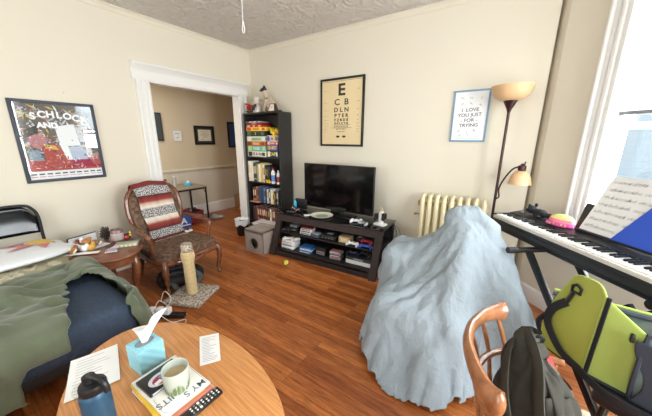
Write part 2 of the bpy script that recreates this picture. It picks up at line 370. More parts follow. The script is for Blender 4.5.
# ------------------------------------------------------------------ cloth drape solver (position based)
def drape(Pn, mask, cols, steps=220, iters=6, thick=0.012, bend=0.15, fric=0.6, seed=1, rest=None, fz=0.006, g=9.8):
    """Pn (nu,nv,3) start, rest spacing from `rest` (du,dv); cols: ('box',c,half,rz,r) / ('cap',a,b,r)"""
    rng = np.random.default_rng(seed); x = Pn.copy()+rng.normal(0, .0015, Pn.shape); v = np.zeros_like(x); du, dv = rest; dt = 1/60
    act = mask[..., None].astype(float)
    def pairs(sa, sb, L, k):
        ok = (mask[sa] & mask[sb])[..., None].astype(float)
        return (sa, sb, L, k, ok)
    S = []; nu, nv = mask.shape
    def off(i, j, L, k):
        for p in range(2):
            if i > 0 and j == 0: a = (slice(p*i, nu-i, 2*i) if i == 1 else slice(p, nu-i, 2), slice(None))
            if i == 1 and j == 0:
                n = len(range(p, nu-1, 2)); S.append(pairs((slice(p, p+2*n, 2), slice(0, nv)), (slice(p+1, p+1+2*n, 2), slice(0, nv)), L, k))
            elif i == 0 and j == 1:
                n = len(range(p, nv-1, 2)); S.append(pairs((slice(0, nu), slice(p, p+2*n, 2)), (slice(0, nu), slice(p+1, p+1+2*n, 2)), L, k))
            elif i == 1 and abs(j) == 1:
                n = len(range(p, nu-1, 2))
                if j == 1: S.append(pairs((slice(p, p+2*n, 2), slice(0, nv-1)), (slice(p+1, p+1+2*n, 2), slice(1, nv)), L, k))
                else: S.append(pairs((slice(p, p+2*n, 2), slice(1, nv)), (slice(p+1, p+1+2*n, 2), slice(0, nv-1)), L, k))
        if (i, j) == (2, 0):
            for p in range(4):
                n = len([q for q in range(p, nu-2, 4)]); 
                if n: S.append(pairs((slice(p, p+4*(n-1)+1, 4), slice(0, nv)), (slice(p+2, p+2+4*(n-1)+1, 4), slice(0, nv)), L, k))
        if (i, j) == (0, 2):
            for p in range(4):
                n = len([q for q in range(p, nv-2, 4)])
                if n: S.append(pairs((slice(0, nu), slice(p, p+4*(n-1)+1, 4)), (slice(0, nu), slice(p+2, p+2+4*(n-1)+1, 4)), L, k))
    def fix(s, n): return s
    off(1, 0, du, 1); off(0, 1, dv, 1); off(1, 1, math.hypot(du, dv), .6); off(1, -1, math.hypot(du, dv), .6); off(2, 0, 2*du, bend); off(0, 2, 2*dv, bend)
    def collide(x, xo):
        for c in cols:
            if c[0] == 'box':
                _, ce, ha, rz, r = c[:5]; cs, sn = math.cos(-rz), math.sin(-rz); q = x-np.array(ce)
                l = np.stack([q[..., 0]*cs-q[..., 1]*sn, q[..., 0]*sn+q[..., 1]*cs, q[..., 2]], -1); h = np.array(ha)-r
                e = np.abs(l)-h; o = np.maximum(e, 0); dl = np.linalg.norm(o, axis=-1); inn = np.minimum(e.max(-1), 0); d = dl+inn-r-thick
                nr = np.where(dl[..., None] > 1e-9, o/np.maximum(dl, 1e-9)[..., None], (e == e.max(-1, keepdims=True)).astype(float))*np.sign(l)
                nw = np.stack([nr[..., 0]*cs+nr[..., 1]*sn, -nr[..., 0]*sn+nr[..., 1]*cs, nr[..., 2]], -1)
            else:
                _, a, b, r = c; a = np.array(a, float); b = np.array(b, float); r2 = r if isinstance(r, tuple) else (r, r)
                ab = b-a; tt = np.clip(((x-a)@ab)/(ab@ab), 0, 1)[..., None]; q = x-(a+tt*ab); dl = np.linalg.norm(q, axis=-1)
                d = dl-(r2[0]+(r2[1]-r2[0])*tt[..., 0])-thick; nw = q/np.maximum(dl, 1e-9)[..., None]
            hit = (d < 0)[..., None]; x = np.where(hit, x-nw*np.minimum(d, 0)[..., None], x)
            mv = x-xo; tn = mv-(mv*nw).sum(-1, keepdims=True)*nw; x = np.where(hit, x-tn*fric, x)
        fl_ = (x[..., 2] < fz)[..., None]; mv = (x-xo)*np.array([1, 1, 0]); x = np.where(fl_, x-mv*fric, x); x[..., 2] = np.maximum(x[..., 2], fz)
        return x
    for st in range(steps):
        v[..., 2] -= g*dt; v *= 0.985 if st < steps*.7 else 0.93; xo = x.copy(); x = x+v*dt*act
        for it in range(iters):
            for sa, sb, L, k, ok in S:
                d = x[sb]-x[sa]; l = np.linalg.norm(d, axis=-1, keepdims=True)+1e-9; kk = k
                cr = d*((l-L)/l*.5*kk)*ok
                x[sa] += cr; x[sb] -= cr
            if it % 3 == 2: x = collide(x, xo)
        x = collide(x, xo); v = (x-xo)/dt
        sp = np.linalg.norm(v, axis=-1, keepdims=True); v = np.where(sp > 1.6, v*1.6/np.maximum(sp, 1e-9), v)
    return x
def vnoise(p, seed=0):
    from mathutils import noise
    return noise.noise(Vector(p)+Vector((seed*7.3, seed*3.1, 0)))
def crumple(x, mask, amp, scales=((7, 1), (16, .5)), zmin=.0, seed=1, aniso=(1, 1, 1), mapf=None):
    '''push the cloth along its normals with sharp ridged creases'''
    du_ = np.gradient(x, axis=0); dv_ = np.gradient(x, axis=1); n = np.cross(du_, dv_); n /= np.linalg.norm(n, axis=-1, keepdims=True)+1e-9; n *= np.where(n[..., 2:3] < -.3, -1, 1)
    out = x.copy(); nu, nv = mask.shape; q_ = mapf(x) if mapf else x*np.array(aniso)
    for i in range(nu):
        for j in range(nv):
            if not mask[i, j]: continue
            p = q_[i, j]; h = 0
            w1 = vnoise(p*3, seed+5)*.35
            for s_, a_ in scales: h += a_*(1-2.6*abs(vnoise(p*s_+w1*3, seed+s_)))
            k = min(1, max(.15, (x[i, j, 2]-zmin)/.08)); out[i, j] = x[i, j]+n[i, j]*amp*(h*.6)*k
    out[..., 2] = np.maximum(out[..., 2], .004); return out
def cloth_mb(x, mask):
    mb = MB(); nu, nv = mask.shape; idx = -np.ones((nu, nv), int); k = 0; vs = []
    for i in range(nu):
        for j in range(nv):
            if mask[i, j]: idx[i, j] = k; k += 1; vs.append(tuple(x[i, j]))
    fs = [(idx[i, j], idx[i+1, j], idx[i+1, j+1], idx[i, j+1]) for i in range(nu-1) for j in range(nv-1) if min(idx[i, j], idx[i+1, j], idx[i+1, j+1], idx[i, j+1]) >= 0]
    mb.add(vs, fs); return mb
R = random.Random(5)
def cushion(hx, hy, hz, n=18, p=3.2, puff=0.35, seed=0, amp=0.0):
    """soft pillow-like solid centred on the origin"""
    rr = random.Random(seed); ph = [rr.uniform(0, 6) for _ in range(6)]
    def f(u, v):
        a = 2*PI*u; b = -PI/2+PI*v
        ca, sa, cb, sb = math.cos(a), math.sin(a), math.cos(b), math.sin(b)
        q = lambda t, e: math.copysign(abs(t)**e, t)
        x = hx*q(ca, 2/p)*q(cb, .45); y = hy*q(sa, 2/p)*q(cb, .45); z = hz*q(sb, .7)
        w_ = amp*(math.sin(9*x/hx+ph[0])*math.cos(7*y/hy+ph[1])+.6*math.sin(15*x/hx+8*y/hy+ph[2]))
        edge = (1-puff*max(abs(x/hx), abs(y/hy))**3)
        return (x*(1+w_*.2), y*(1+w_*.2), z*edge+w_*hz*.3)
    return MB().grid(f, n*2, n, cu=True)

# ------------------------------------------------------------------ bookcase
BX, BY = -3.80, 3.171     # front-left foot
t = thing('bookcase', 'tall black bookcase packed with board games and books in the corner', 'bookcase', (BX, BY, 0))
def bcp(nm, m): m.build(nm, BLACK, t)
bcp('side_panel', MB().box((.011, .14, 1.01), (.022, .28, 2.02), bev=.0015)); bcp('side_panel', MB().box((.789, .14, 1.01), (.022, .28, 2.02), bev=.0015))
bcp('top_panel', MB().box((.4, .14, 2.009), (.756, .28, .022))); bcp('back_panel', MB().box((.4, .276, 1.03), (.756, .006, 1.95)))
bcp('plinth', MB().box((.4, .02, .035), (.756, .016, .07)))
SHZ = [0.08, 0.20, 0.555, 0.905, 1.325]
for z in SHZ[:1]+[.215]+SHZ[2:]: bcp('shelf', MB().box((.4, .14, z-.01), (.756, .262, .02)))
def ux(x): return BX+x
# board games
GAMESL = [  # bottom to top, (h, w, colour, stripe, text, textcol, desc)
 (.088, .43, (228, 222, 208), (60, 60, 62), 'LOVE & WAR', (40, 40, 46), 'white board game box with dark lettering'),
 (.088, .43, (96, 178, 168), (188, 214, 120), 'OASIS', (240, 240, 230), 'teal and lime board game box'),
 (.070, .42, (196, 96, 44), (120, 60, 40), 'TRAILS', (240, 220, 150), 'orange board game box'),
 (.084, .44, (196, 212, 186), (232, 232, 214), 'meadow', (90, 120, 80), 'pale green board game box'),
 (.082, .42, (40, 52, 44), (62, 110, 84), '2', (226, 200, 60), 'dark green game box marked 2'),
 (.062, .45, (240, 206, 60), (214, 60, 40), 'WAVES', (196, 50, 40), 'yellow board game box with red lettering'),
 (.034, .36, (190, 44, 44), (214, 190, 180), 'RISE', (240, 230, 220), 'bright red board game box'),
 (.036, .36, (138, 34, 40), (120, 30, 34), 'CASTLE', (220, 180, 170), 'dark red board game box'),
 (.022, .30, (206, 202, 204), (40, 40, 44), 'words', (60, 60, 70), 'flat grey game box'),
]
def gamebox(cx, z, wd, hh, dp, c1, c2, txt, tc, label, y=None, grp='board games in the bookcase'):
    m = MB(); m.box((0, dp/2, hh/2), (wd, dp, hh-.002), bev=.002)
    m.box((-wd*.36, -.0006, hh/2), (wd*.2, .0012, hh*.8), mi=1); m.box((wd*.38, -.0006, hh/2), (wd*.14, .0012, hh*.6), mi=1)
    m.text(txt, hh*.72, frame_axes((0, -.001, hh/2), (1, 0, 0), (0, 0, 1)), 2, bold=.001)
    return solo('board_game', m, [P(c1), P(c2), P(tc)], label, 'board game', (ux(cx), BY+(.012 if y is None else y), z+.001), R.uniform(-.02, .02), grp)
z = SHZ[4]
pos = ['at the bottom of the left pile', 'second from the bottom of the left pile', 'third in the left pile', 'in the middle of the left pile', 'in the upper half of the left pile', 'spanning under the red boxes', 'under the dark red box', 'near the top of the left pile', 'on top of the left pile']
for (h_, wd, c1, c2, tx, tc, ds), ps in zip(GAMESL, pos):
    gamebox(.033+wd/2, z, wd, h_, .235, c1, c2, tx, tc, ds+' '+ps, y=.026); z += h_
z = SHZ[4]
for h_, wd, c1, c2, tx, tc, ds in [
 (.105, .23, (34, 52, 82), (232, 232, 226), 'ZAP', (240, 220, 80), 'navy and white game box at the bottom of the right pile'),
 (.09, .22, (70, 92, 160), (178, 60, 60), 'QUEST', (240, 220, 90), 'blue game box second in the right pile'),
 (.05, .24, (188, 48, 44), (220, 210, 200), 'LUCK', (250, 240, 220), 'thin red game box in the right pile'),
 (.10, .23, (206, 200, 214), (110, 84, 150), 'tiny towns', (80, 60, 120), 'lilac and white game box under the yellow bag')]:
    gamebox(.50+wd/2, z, wd, h_, .23, c1, c2, tx, tc, ds, y=.028); z += h_
m = MB(); m.grid(lambda u, v: ((.085+.02*math.sin(6*PI*u*2+3*v))*math.sin(PI*min(.999, .08+.86*v))*math.cos(2*PI*u), (.06+.015*math.cos(8*PI*u))*math.sin(PI*min(.999, .08+.86*v))*math.sin(2*PI*u), .1*v+.012*math.sin(4*PI*u)*v), 32, 12, cu=True)
m.tube(spline([(-.03, -.055, .09), (.02, -.08, .05), (.05, -.07, -.02), (.045, -.065, -.08)], 6), .018, 8)
solo('drawstring_bag', m, mat('yellow_fabric', (232, 196, 54), .8, bump=.2), 'crumpled yellow cloth bag on top of the right game pile', 'bag', (ux(.62), BY+.09, z+.004))
# books
def book(name, x, z, wd, hh, dp, col, tc, label, grp, y, lean=0):
    m = MB(); m.box((wd/2, .0, hh/2), (wd, .004, hh), bev=.0015)
    m.box((.0015, dp/2, hh/2), (.003, dp, hh)); m.box((wd-.0015, dp/2, hh/2), (.003, dp, hh)); m.box((wd/2, dp/2-.003, hh/2), (wd-.006, dp-.01, hh-.008), mi=1)
    m.box((wd/2, -.0024, hh*.62), (wd*.5, .0008, hh*.4), mi=2); m.box((wd/2, -.0024, hh*.14), (wd*.6, .0008, hh*.06), mi=2)
    o = m.build(name, [P(col), PAPER, P(tc)]); o.location = (x, y, z+.001); o.rotation_euler = (0, lean, 0); return tag(o, label, 'book', grp)
CN = {(236, 230, 214): 'cream', (40, 42, 44): 'black', (62, 84, 66): 'dark green', (150, 160, 140): 'sage', (222, 206, 168): 'tan', (224, 190, 70): 'yellow', (246, 246, 240): 'white', (120, 60, 40): 'brown', (52, 76, 116): 'blue', (150, 176, 206): 'light blue', (96, 30, 34): 'maroon', (140, 46, 46): 'dark red', (90, 88, 90): 'grey', (180, 110, 70): 'orange brown', (70, 60, 60): 'charcoal'}
ORD = ['first', 'second', 'third', 'fourth', 'fifth', 'sixth', 'seventh', 'eighth', 'ninth', 'tenth', 'eleventh', 'twelfth', 'thirteenth', 'fourteenth', 'fifteenth', 'sixteenth']
def row(z, x, cols, hs, sh, ws=(.022, .04), gap=.002, yo=.012):
    for k, (c, h_) in enumerate(zip(cols, hs)):
        wd = R.uniform(*ws)
        book('book', ux(x), z, wd, h_, R.uniform(.16, .2), c, R.choice([(230, 220, 190), (60, 60, 64), (190, 160, 90)]), '%s book, %s from the left on the %s of the bookcase' % (CN[c], ORD[k], sh), 'books on the ' + sh, BY+yo+R.uniform(0, .02)); x += wd+gap
    return x
x = row(.905, .03, [(236, 230, 214), (246, 246, 240), (236, 230, 214), (40, 42, 44), (62, 84, 66), (90, 88, 90), (150, 160, 140), (246, 246, 240), (224, 190, 70), (222, 206, 168), (236, 230, 214), (40, 42, 44), (40, 42, 44), (70, 60, 60)],
 [.34, .335, .32, .31, .325, .31, .30, .30, .32, .31, .30, .29, .27, .26], 'second shelf', (.028, .04))
row(.555, .10, [(120, 60, 40), (40, 42, 44), (180, 110, 70), (90, 88, 90), (52, 76, 116), (52, 76, 116), (150, 176, 206), (52, 76, 116), (246, 246, 240), (90, 88, 90), (236, 230, 214), (224, 190, 70), (40, 42, 44), (90, 88, 90)],
 [.24, .25, .26, .25, .27, .26, .25, .27, .24, .24, .25, .2, .22, .24], 'third shelf', (.03, .046))
row(.215, .09, [(40, 42, 44), (140, 46, 46), (90, 88, 90), (96, 30, 34), (96, 30, 34), (140, 46, 46), (96, 30, 34), (70, 60, 60), (96, 30, 34), (246, 246, 240), (90, 88, 90), (140, 46, 46), (70, 60, 60), (40, 42, 44)],
 [.24, .25, .25, .26, .26, .25, .26, .24, .25, .24, .25, .26, .24, .25], 'fourth shelf', (.034, .05))
def bottle(nm, lab, cat, x, y, z, r, h_, body, cap, band=None, grp=None):
    m = MB().lathe([(r*.9, 0), (r, .01), (r, h_*.7), (r*.85, h_*.78), (r*.4, h_*.86), (r*.4, h_*.9)], seg=16)
    t = thing(nm, lab, cat, (x, y, z), 0, grp); bd = m.build('body', body, t)
    MB().cyl((0, 0, h_*.88), (0, 0, h_), r*.45, r*.42).build('cap', cap, t)
    if band: MB().lathe([(r*1.01, h_*.15), (r*1.02, h_*.16), (r*1.02, h_*.55), (r*1.01, h_*.56)], seg=16).build('paper_label', band, bd)
bottle('lotion_bottle', 'white bottle with blue band in front of the second shelf books', 'bottle', ux(.60), BY+.035, .906, .035, .25, WPL, P((190, 50, 50)), P((90, 130, 190)))
bottle('lotion_bottle', 'slim white bottle beside the right side panel on the second shelf', 'bottle', ux(.71), BY+.04, .906, .03, .22, WPL, WPL, P((150, 60, 60)))
for k, xx in enumerate((.50, .55)):
    m = MB().ball((0, 0, .022), (.026, .02, .021)).ball((.014, 0, .05), .014).ball((.032, 0, .048), (.008, .007, .004), 1)
    solo('rubber_duck', m, [P((240, 196, 30)), P((230, 110, 30))], 'small yellow rubber duck %s on the second shelf edge' % ('left of its twin' if k == 0 else 'nearer the white bottle'), 'toy', (ux(xx), BY+.0, .906), -PI/2, 'rubber ducks on the second shelf')
m = MB().box((0, 0, .005), (.22, .1, .01), bev=.003); solo('wooden_tray', m, wood('lightwood', (190, 130, 80), (210, 156, 104)), 'thin orange wooden strip lying at the front of the third shelf', 'board', (ux(.2), BY-.0, .556))
m = MB()
for k in range(6): m.box((R.uniform(-.02, .02), R.uniform(-.01, .01), .003+k*.006), (.44, .26, .005), rz=R.uniform(-.2, .2), mi=k % 2)
solo('paper_stack', m, [PAPER, P((214, 216, 220))], 'messy stack of white papers jutting from the lowest shelf', 'papers', (ux(.50), BY-.06, .3-.085), 0)
MBs = MB().box((0, 0, .045), (.3, .2, .09), bev=.01); solo('storage_box', MBs, P((60, 62, 66)), 'dark grey box on the bottom of the bookcase', 'box', (ux(.3), BY+.14, .081))
# figures on top
t = thing('cat_figurine', 'seated siamese cat figurine with dark face on top of the bookcase', 'figurine', (ux(.50), BY+.165, 2.021), math.radians(215)); t.scale = (1.2, 1.2, .98)
CRM = mat('cat_cream', (196, 176, 156), .5, noise=.12, nscale=8); CDK = mat('cat_dark', (42, 34, 34), .5)
m = MB().grid(lambda u, v: ((.075*math.sin(PI*(.15+.8*v))*(1-.35*v))*math.cos(2*PI*u)*1.25-.03+.06*v, (.07*math.sin(PI*(.15+.8*v))*(1-.4*v))*math.sin(2*PI*u), .26*v), 20, 14, cu=True)
m.tube([(.05, 0, .22), (.075, 0, .29), (.085, 0, .33)], [.045, .034, .034], 10)
m.tube([(.06, .025, .2), (.085, .028, .08), (.09, .028, .01)], [.026, .016, .015], 8); m.tube([(.06, -.025, .2), (.085, -.028, .08), (.09, -.028, .01)], [.026, .016, .015], 8)
m.build('body', CRM, t)
m = MB().ball((.095, 0, .345), (.042, .04, .038)).ball((.13, 0, .335), (.022, .02, .017)); 
for s in (-1, 1): m.lathe([(.02, 0), (.012, .025), (0, .05)], (.085, s*.028, .365), 8)
for s_ in (-1, 1): MB().ball((.1, s_*.028, .01), (.025, .014, .01)).build('paw', CDK, t)
hd = m.build('head', CDK, t)
m = MB(); 
for s in (-1, 1): m.ball((.131, s*.018, .352), .007)
m.build('eyes', P((120, 170, 210), .2), hd)
MB().tube(spline([(-.1, 0, .02), (-.13, .05, .02), (-.08, .1, .018), (0, .1, .016)], 6), [.016]*12+[.012]*6+[.006], 8).build('tail', CDK, t)
t = thing('clown_figurine', 'small silver and white figurine with round hat on the bookcase', 'figurine', (ux(.24), BY+.1, 2.021), -.6); t.scale = (1.2, 1.2, 1.1)
MB().lathe([(.05, 0), (.06, .02), (.045, .08), (.035, .11), (.05, .13), (.02, .14)], seg=16).build('body', mat('silver', (222, 216, 208), .35, .3), t)
m = MB().ball((0, 0, .165), (.038, .038, .036)); m.build('head', P((232, 220, 208)), t)
m = MB().lathe([(.07, .18), (.072, .186), (.045, .19), (.04, .22), (.02, .235), (0, .238)], seg=16); m.build('hat', mat('silver', (222, 216, 208), .35, .3), t)
m = MB(); m.tube([(.04, -.03, .11), (.07, -.05, .07), (.07, -.06, .03)], [.017, .014, .012], 8); m.tube([(-.04, -.03, .11), (-.07, -.05, .07), (-.05, -.06, .03)], [.017, .014, .012], 8); m.build('arms', P((70, 60, 60)), t)
t = thing('flower_ornament', 'bunch of red fabric roses at the left end of the bookcase top', 'ornament', (ux(.1), BY+.06, 2.021)); t.scale = (1.15, 1.15, 1.2)
m = MB(); rr = random.Random(3)
for k in range(9):
    c = (rr.uniform(-.05, .05), rr.uniform(-.03, .03), .03+rr.uniform(0, .09))
    for q in range(3): m.lathe([(.008+.008*q, 0), (.016+.006*q, .016-.003*q), (.014+.008*q, .02-.003*q)], c, 9)
m.build('petals', P((190, 44, 48)), t)
m = MB()
for k in range(8): a = k*.8; m.ball((.05*math.cos(a), .03*math.sin(a), .02), (.03, .012, .006), rot=(0, -.4, a))
m.build('leaves', P((70, 100, 62)), t)
t = thing('pyramid_clock', 'small white tapered clock with a dark frame on the bookcase', 'clock', (ux(.66), BY+.02, 2.021), .1)
m = MB().add([(-.09, -.02, 0), (.09, -.02, 0), (.09, .04, 0), (-.09, .04, 0), (-.045, 0, .115), (.045, 0, .115), (.045, .03, .115), (-.045, .03, .115)], [(0, 3, 2, 1), (4, 5, 6, 7), (0, 1, 5, 4), (1, 2, 6, 5), (2, 3, 7, 6), (3, 0, 4, 7)]); m.build('case', BPL, t)
m = MB().add([(-.07, -.021, .008), (.045, -.021, .008), (.03, -.004, .105), (-.035, -.004, .105)], [(0, 1, 2, 3)]); m.add([(-.07, -.018, .008), (.045, -.018, .008), (.03, -.001, .105), (-.035, -.001, .105)], [(3, 2, 1, 0)]); m.build('face', P((236, 226, 210)), t)
MB().tube([(-.02, -.016, .07), (0, -.019, .05), (.012, -.016, .075)], .003, 6).build('hands', P((150, 60, 50)), t)

# ------------------------------------------------------------------ wall art
def framed(name, label, origin, right, w_, h_, fw, fd, fmat, art, mats, cat='picture'):
    """origin = centre on the wall; right = direction to the viewer's right; art(mb) draws in centimetres-free local units"""
    t = thing(name, label, cat, origin); T = frame_axes((0, 0, 0), right, (0, 0, 1))
    m = MB()
    for sx in (-1, 1): m.box((sx*(w_/2-fw/2), 0, fd/2), (fw, h_, fd), M=T, bev=.003)
    for sy in (-1, 1): m.box((0, sy*(h_/2-fw/2), fd/2), (w_-2*fw+.002, fw, fd), M=T, bev=.003)
    m.build('frame', fmat, t)
    m = MB(); m.box((0, 0, fd*.35), (w_-2*fw+.004, h_-2*fw+.004, fd*.5), M=T); Z = fd*.6+.0005
    art(m, T, Z, w_-2*fw, h_-2*fw); m.build('print', mats, t, smooth=0); return t
def qd(m, T, z, pts, mi): m.add([(x, y, z) for x, y in pts], [tuple(range(len(pts)))], mi, T)
def TM(T, x, y, z, rot=0): return T @ Matrix.Translation((x, y, z)) @ Matrix.Rotation(rot, 4, 'Z')
def art_eye(m, T, Z, w_, h_):
    rows = [('E', .19), ('C  B', .10), ('D L N', .074), ('P T E R', .058), ('F Z B D E', .044), ('O F L C T G', .034), ('A P E O R F D Z', .026), ('N P X T Z F H', .02), ('D A O F P K T', .015)]
    ys = [.275, .13, .035, -.035, -.09, -.133, -.172, -.205, -.237]
    for (tx, s), y in zip(rows, ys): m.text(tx, s*1.1, TM(T, 0, y*h_/.8, Z), 1, bold=.006 if s > .15 else .002 if s > .03 else .0008, sx=1.15)
    m.box((0, -.151*h_/.8, Z), (.3, .003, .0008), mi=1, M=T); m.box((0, -.188*h_/.8, Z), (.34, .005, .0008), mi=2, M=T)
    for y in ys:
        m.text('20', .016, TM(T, -w_*.42, y*h_/.8, Z), 1); m.text('200 FT', .012, TM(T, w_*.41, y*h_/.8, Z), 1)
        m.box((-w_*.35, y*h_/.8, Z), (.004, .012, .0008), mi=2, M=T)
    for s in (-1, 1):
        m.lathe([(.03, 0), (.03, .001)], (0, 0, 0), 16, 1, TM(T, s*.05, -.30*h_/.8, Z), sx=1, sy=.5)
    m.box((0, h_/2-.014, Z), (w_, .003, .0008), mi=3, M=T)
framed('eye_chart', 'black framed tan eye test chart on the wall above the television', (-2.087, Y0, 1.975), (1, 0, 0), .70, .915, .028, .028, BPL, art_eye, [P((228, 208, 164), .8), P((44, 40, 36)), P((130, 100, 70)), P((60, 60, 56))])
def art_love(m, T, Z, w_, h_):
    for tx, y, s in (('I  LOVE', .065, .05), ('YOU JUST', .012, .05), ('- FOR -', -.042, .05), ('TRYING', -.095, .05)): m.text(tx, s, TM(T, 0, y, Z, .03), 1, bold=.0004, sx=1.05)
    rr = random.Random(9)
    for cx, cy in ((-.08, .19), (0, .19), (.1, .18), (-.08, .13), (0, .135), (.09, .12), (-.08, -.15), (-.01, -.165), (.06, -.15), (-.07, -.2), (0, -.2), (.08, -.2)):
        p = [(cx+rr.uniform(-.02, .02), cy+rr.uniform(-.015, .015), Z+.0005) for _ in range(4)]; m.tube(spline(p, 4), .0012, 4, mi=1, M=T)
    m.box((0, -.235, Z), (.24, .003, .0006), mi=2, M=T)
framed('blue_frame_print', 'pale blue framed print reading I LOVE YOU JUST FOR TRYING beside the floor lamp', (-.462, Y0, 1.865), (1, 0, 0), .355, .54, .018, .02, P((122, 156, 184)), art_love, [P((238, 240, 242)), P((50, 50, 54)), P((150, 180, 200))])
def art_schlock(m, T, Z, w_, h_):
    W, Hh = w_/2, h_/2; rr = random.Random(4)
    qd(m, T, Z, [(-W, -Hh), (W, -Hh), (W, Hh), (-W, Hh)], 1)
    for k in range(330):     # tangled foliage of strokes behind the figures
        x, y = rr.uniform(-W*.95, W*.95), rr.uniform(-Hh*.4, Hh*.92); a = rr.uniform(0, 3.1); l = rr.uniform(.015, .06); wd = rr.uniform(.003, .01)
        dx, dy = math.cos(a)*l, math.sin(a)*l; nx, ny = -math.sin(a)*wd, math.cos(a)*wd; cl = lambda q, b: max(-b, min(b, q))
        qd(m, T, Z+.0004+k*1e-6, [(cl(x-dx, W), cl(y-dy, Hh)), (cl(x+nx, W), cl(y+ny, Hh)), (cl(x+dx, W), cl(y+dy, Hh)), (cl(x-nx, W), cl(y-ny, Hh))], rr.choice([2, 3, 1, 7, 8, 8, 9, 1, 0, 5]))
    pan = lambda pts, mi, k: qd(m, T, Z+.0008+k*.0001, [(x*W, y*Hh) for x, y in pts], mi)
    pan([(-1, -.78), (1, -.78), (1, -.5), (.6, -.42), (.2, -.5), (-.2, -.4), (-.6, -.5), (-1, -.42)], 4, 0)
    pan([(-.85, .15), (-.6, .38), (-.42, .25), (-.38, .05), (-.45, -.12), (-.6, -.2), (-.8, -.1)], 5, 1)
    pan([(-.9, .3), (-.55, .45), (-.4, .3), (-.6, .22), (-.9, .1)], 8, 2)
    pan([(-.9, -.5), (-.9, -.25), (-.65, -.2), (-.55, -.5)], 6, 3); pan([(-.5, -.5), (-.55, -.1), (-.25, .0), (-.05, -.2), (0, -.5)], 4, 4)
    pan([(-.5, -.05), (-.2, -.1), (-.12, -.22), (-.42, -.18)], 7, 5)
    pan([(.15, -.5), (.3, -.25), (.5, -.3), (.6, -.5)], 4, 6); pan([(.55, -.5), (.7, -.3), (.95, -.35), (.95, -.5)], 5, 7); pan([(.3, -.18), (.45, -.24), (.4, -.34), (.28, -.28)], 7, 8)
    pan([(-.12, .42), (.42, .5), (.5, -.1), (-.05, -.12)], 2, 9); pan([(.0, -.15), (.7, -.1), (.62, -.5), (.08, -.5)], 9, 10); pan([(.44, .42), (.78, .42), (.78, 0), (.5, 0)], 3, 11)  # white and pale panels paint a window's reflection into the print
    pan([(-.1, .0), (.12, .0), (.2, -.5), (.05, -.5)], 2, 12); pan([(.6, -.1), (.78, -.1), (.8, -.45), (.64, -.45)], 2, 13)
    pan([(-1, -1), (1, -1), (1, -.78), (-1, -.78)], 2, 14)
    for k in range(230):
        x, y = rr.uniform(-W*.92, W*.92), rr.uniform(-Hh*.74, Hh*.35); a = rr.uniform(0, 3.1); l = rr.uniform(.01, .04); wd = rr.uniform(.002, .006)
        if abs(x-W*.2) < W*.28 and y > -Hh*.45 and rr.random() < .8: continue
        dx, dy = math.cos(a)*l, math.sin(a)*l; nx, ny = -math.sin(a)*wd, math.cos(a)*wd
        qd(m, T, Z+.0026+k*1e-6, [(x-dx*.6, y-dy*.6), (x+nx, y+ny), (x+dx*.6, y+dy*.6), (x-nx, y-ny)], rr.choice([2, 3, 4, 4, 5, 8, 8, 7, 6]))
    for k in range(10): m.box((-W*.9+k*W*.2, -Hh*.86, Z+.003), (W*.14, .012, .0006), mi=8, M=T); m.box((-W*.9+k*W*.2, -Hh*.93, Z+.003), (W*.16, .005, .0006), mi=4, M=T)
    for k, (ch, yy) in enumerate(zip('SCHLOCK', (.64, .69, .70, .69, .67, .63, .60))): m.text(ch, .086, TM(T, W*(-.60+k*.222), Hh*yy+.01, Z+.004), 2, bold=.0035)
    m.text('AND', .07, TM(T, -W*.28, Hh*.44, Z+.004), 2, bold=.004)
PM = [P((170, 160, 130)), P((92, 82, 76)), P((238, 240, 244)), P((200, 206, 214)), P((186, 36, 40)), P((200, 130, 140)), P((130, 160, 190)), P((226, 190, 70)), P((50, 48, 56)), P((188, 200, 220))]
pt = framed('concert_poster', 'large framed comic style poster reading SCHLOCK AND on the left wall', (X0, .885, 1.575), (0, 1, 0), .64, .79, .03, .024, P((62, 66, 78)), art_schlock, PM, 'poster')
MB().box((.0172, 0, 0), (.0015, .58, .73)).build('glazing', GLASS, pt)
m = MB().tube(spline([(0, 0, .012), (.012, 0, 0), (.018, .006, .006), (.016, .012, .014)], 5), .0025, 6).cyl((0, 0, .012), (-.01, 0, .012), .003); solo('wall_hook', m, P((226, 222, 208)), 'tiny pale hook on the wall above the concert poster', 'hook', (X0, .98, 2.06))
# hall pictures
def art_cert(m, T, Z, w_, h_):
    m.box((0, 0, Z), (w_*.8, h_*.78, .001), mi=1, M=T)
    for k, (y, l) in enumerate([(.24, .5), (.14, .35), (.04, .55), (-.04, .45), (-.12, .3), (-.28, .18)]): m.box((0 if k < 5 else -.15*w_, y*h_, Z+.001), (w_*l, .006, .001), mi=2, M=T)
framed('certificate', 'black framed certificate on the hallway wall beyond the doorway', (HX, 3.53, 1.68), (0, 1, 0), .46, .385, .045, .02, BPL, art_cert, [P((60, 56, 50)), P((226, 220, 200)), P((110, 104, 96))])
def art_blue(m, T, Z, w_, h_):
    qd(m, T, Z, [(-w_*.1, -h_*.4), (w_*.25, -h_*.45), (w_*.2, h_*.1), (w_*.02, h_*.3)], 1); qd(m, T, Z+.001, [(0, -h_*.1), (w_*.15, -h_*.15), (w_*.1, h_*.2)], 2)
framed('blue_picture', 'black framed blue and white picture at the right end of the hallway', (HX, 4.33, 1.70), (0, 1, 0), .44, .57, .04, .02, BPL, art_blue, [P((50, 84, 140)), P((170, 190, 214)), P((214, 180, 160))])
def art_card(m, T, Z, w_, h_): m.text('SMILE', .04, TM(T, 0, .04, Z), 1); m.text('now', .035, TM(T, 0, -.03, Z), 1)
framed('lettered_plaque', 'small white lettered plaque on the hallway wall left of the certificate', (HX, 2.95, 1.665), (0, 1, 0), .18, .215, .012, .015, P((200, 200, 198)), art_card, [P((232, 232, 230)), P((110, 110, 114))])
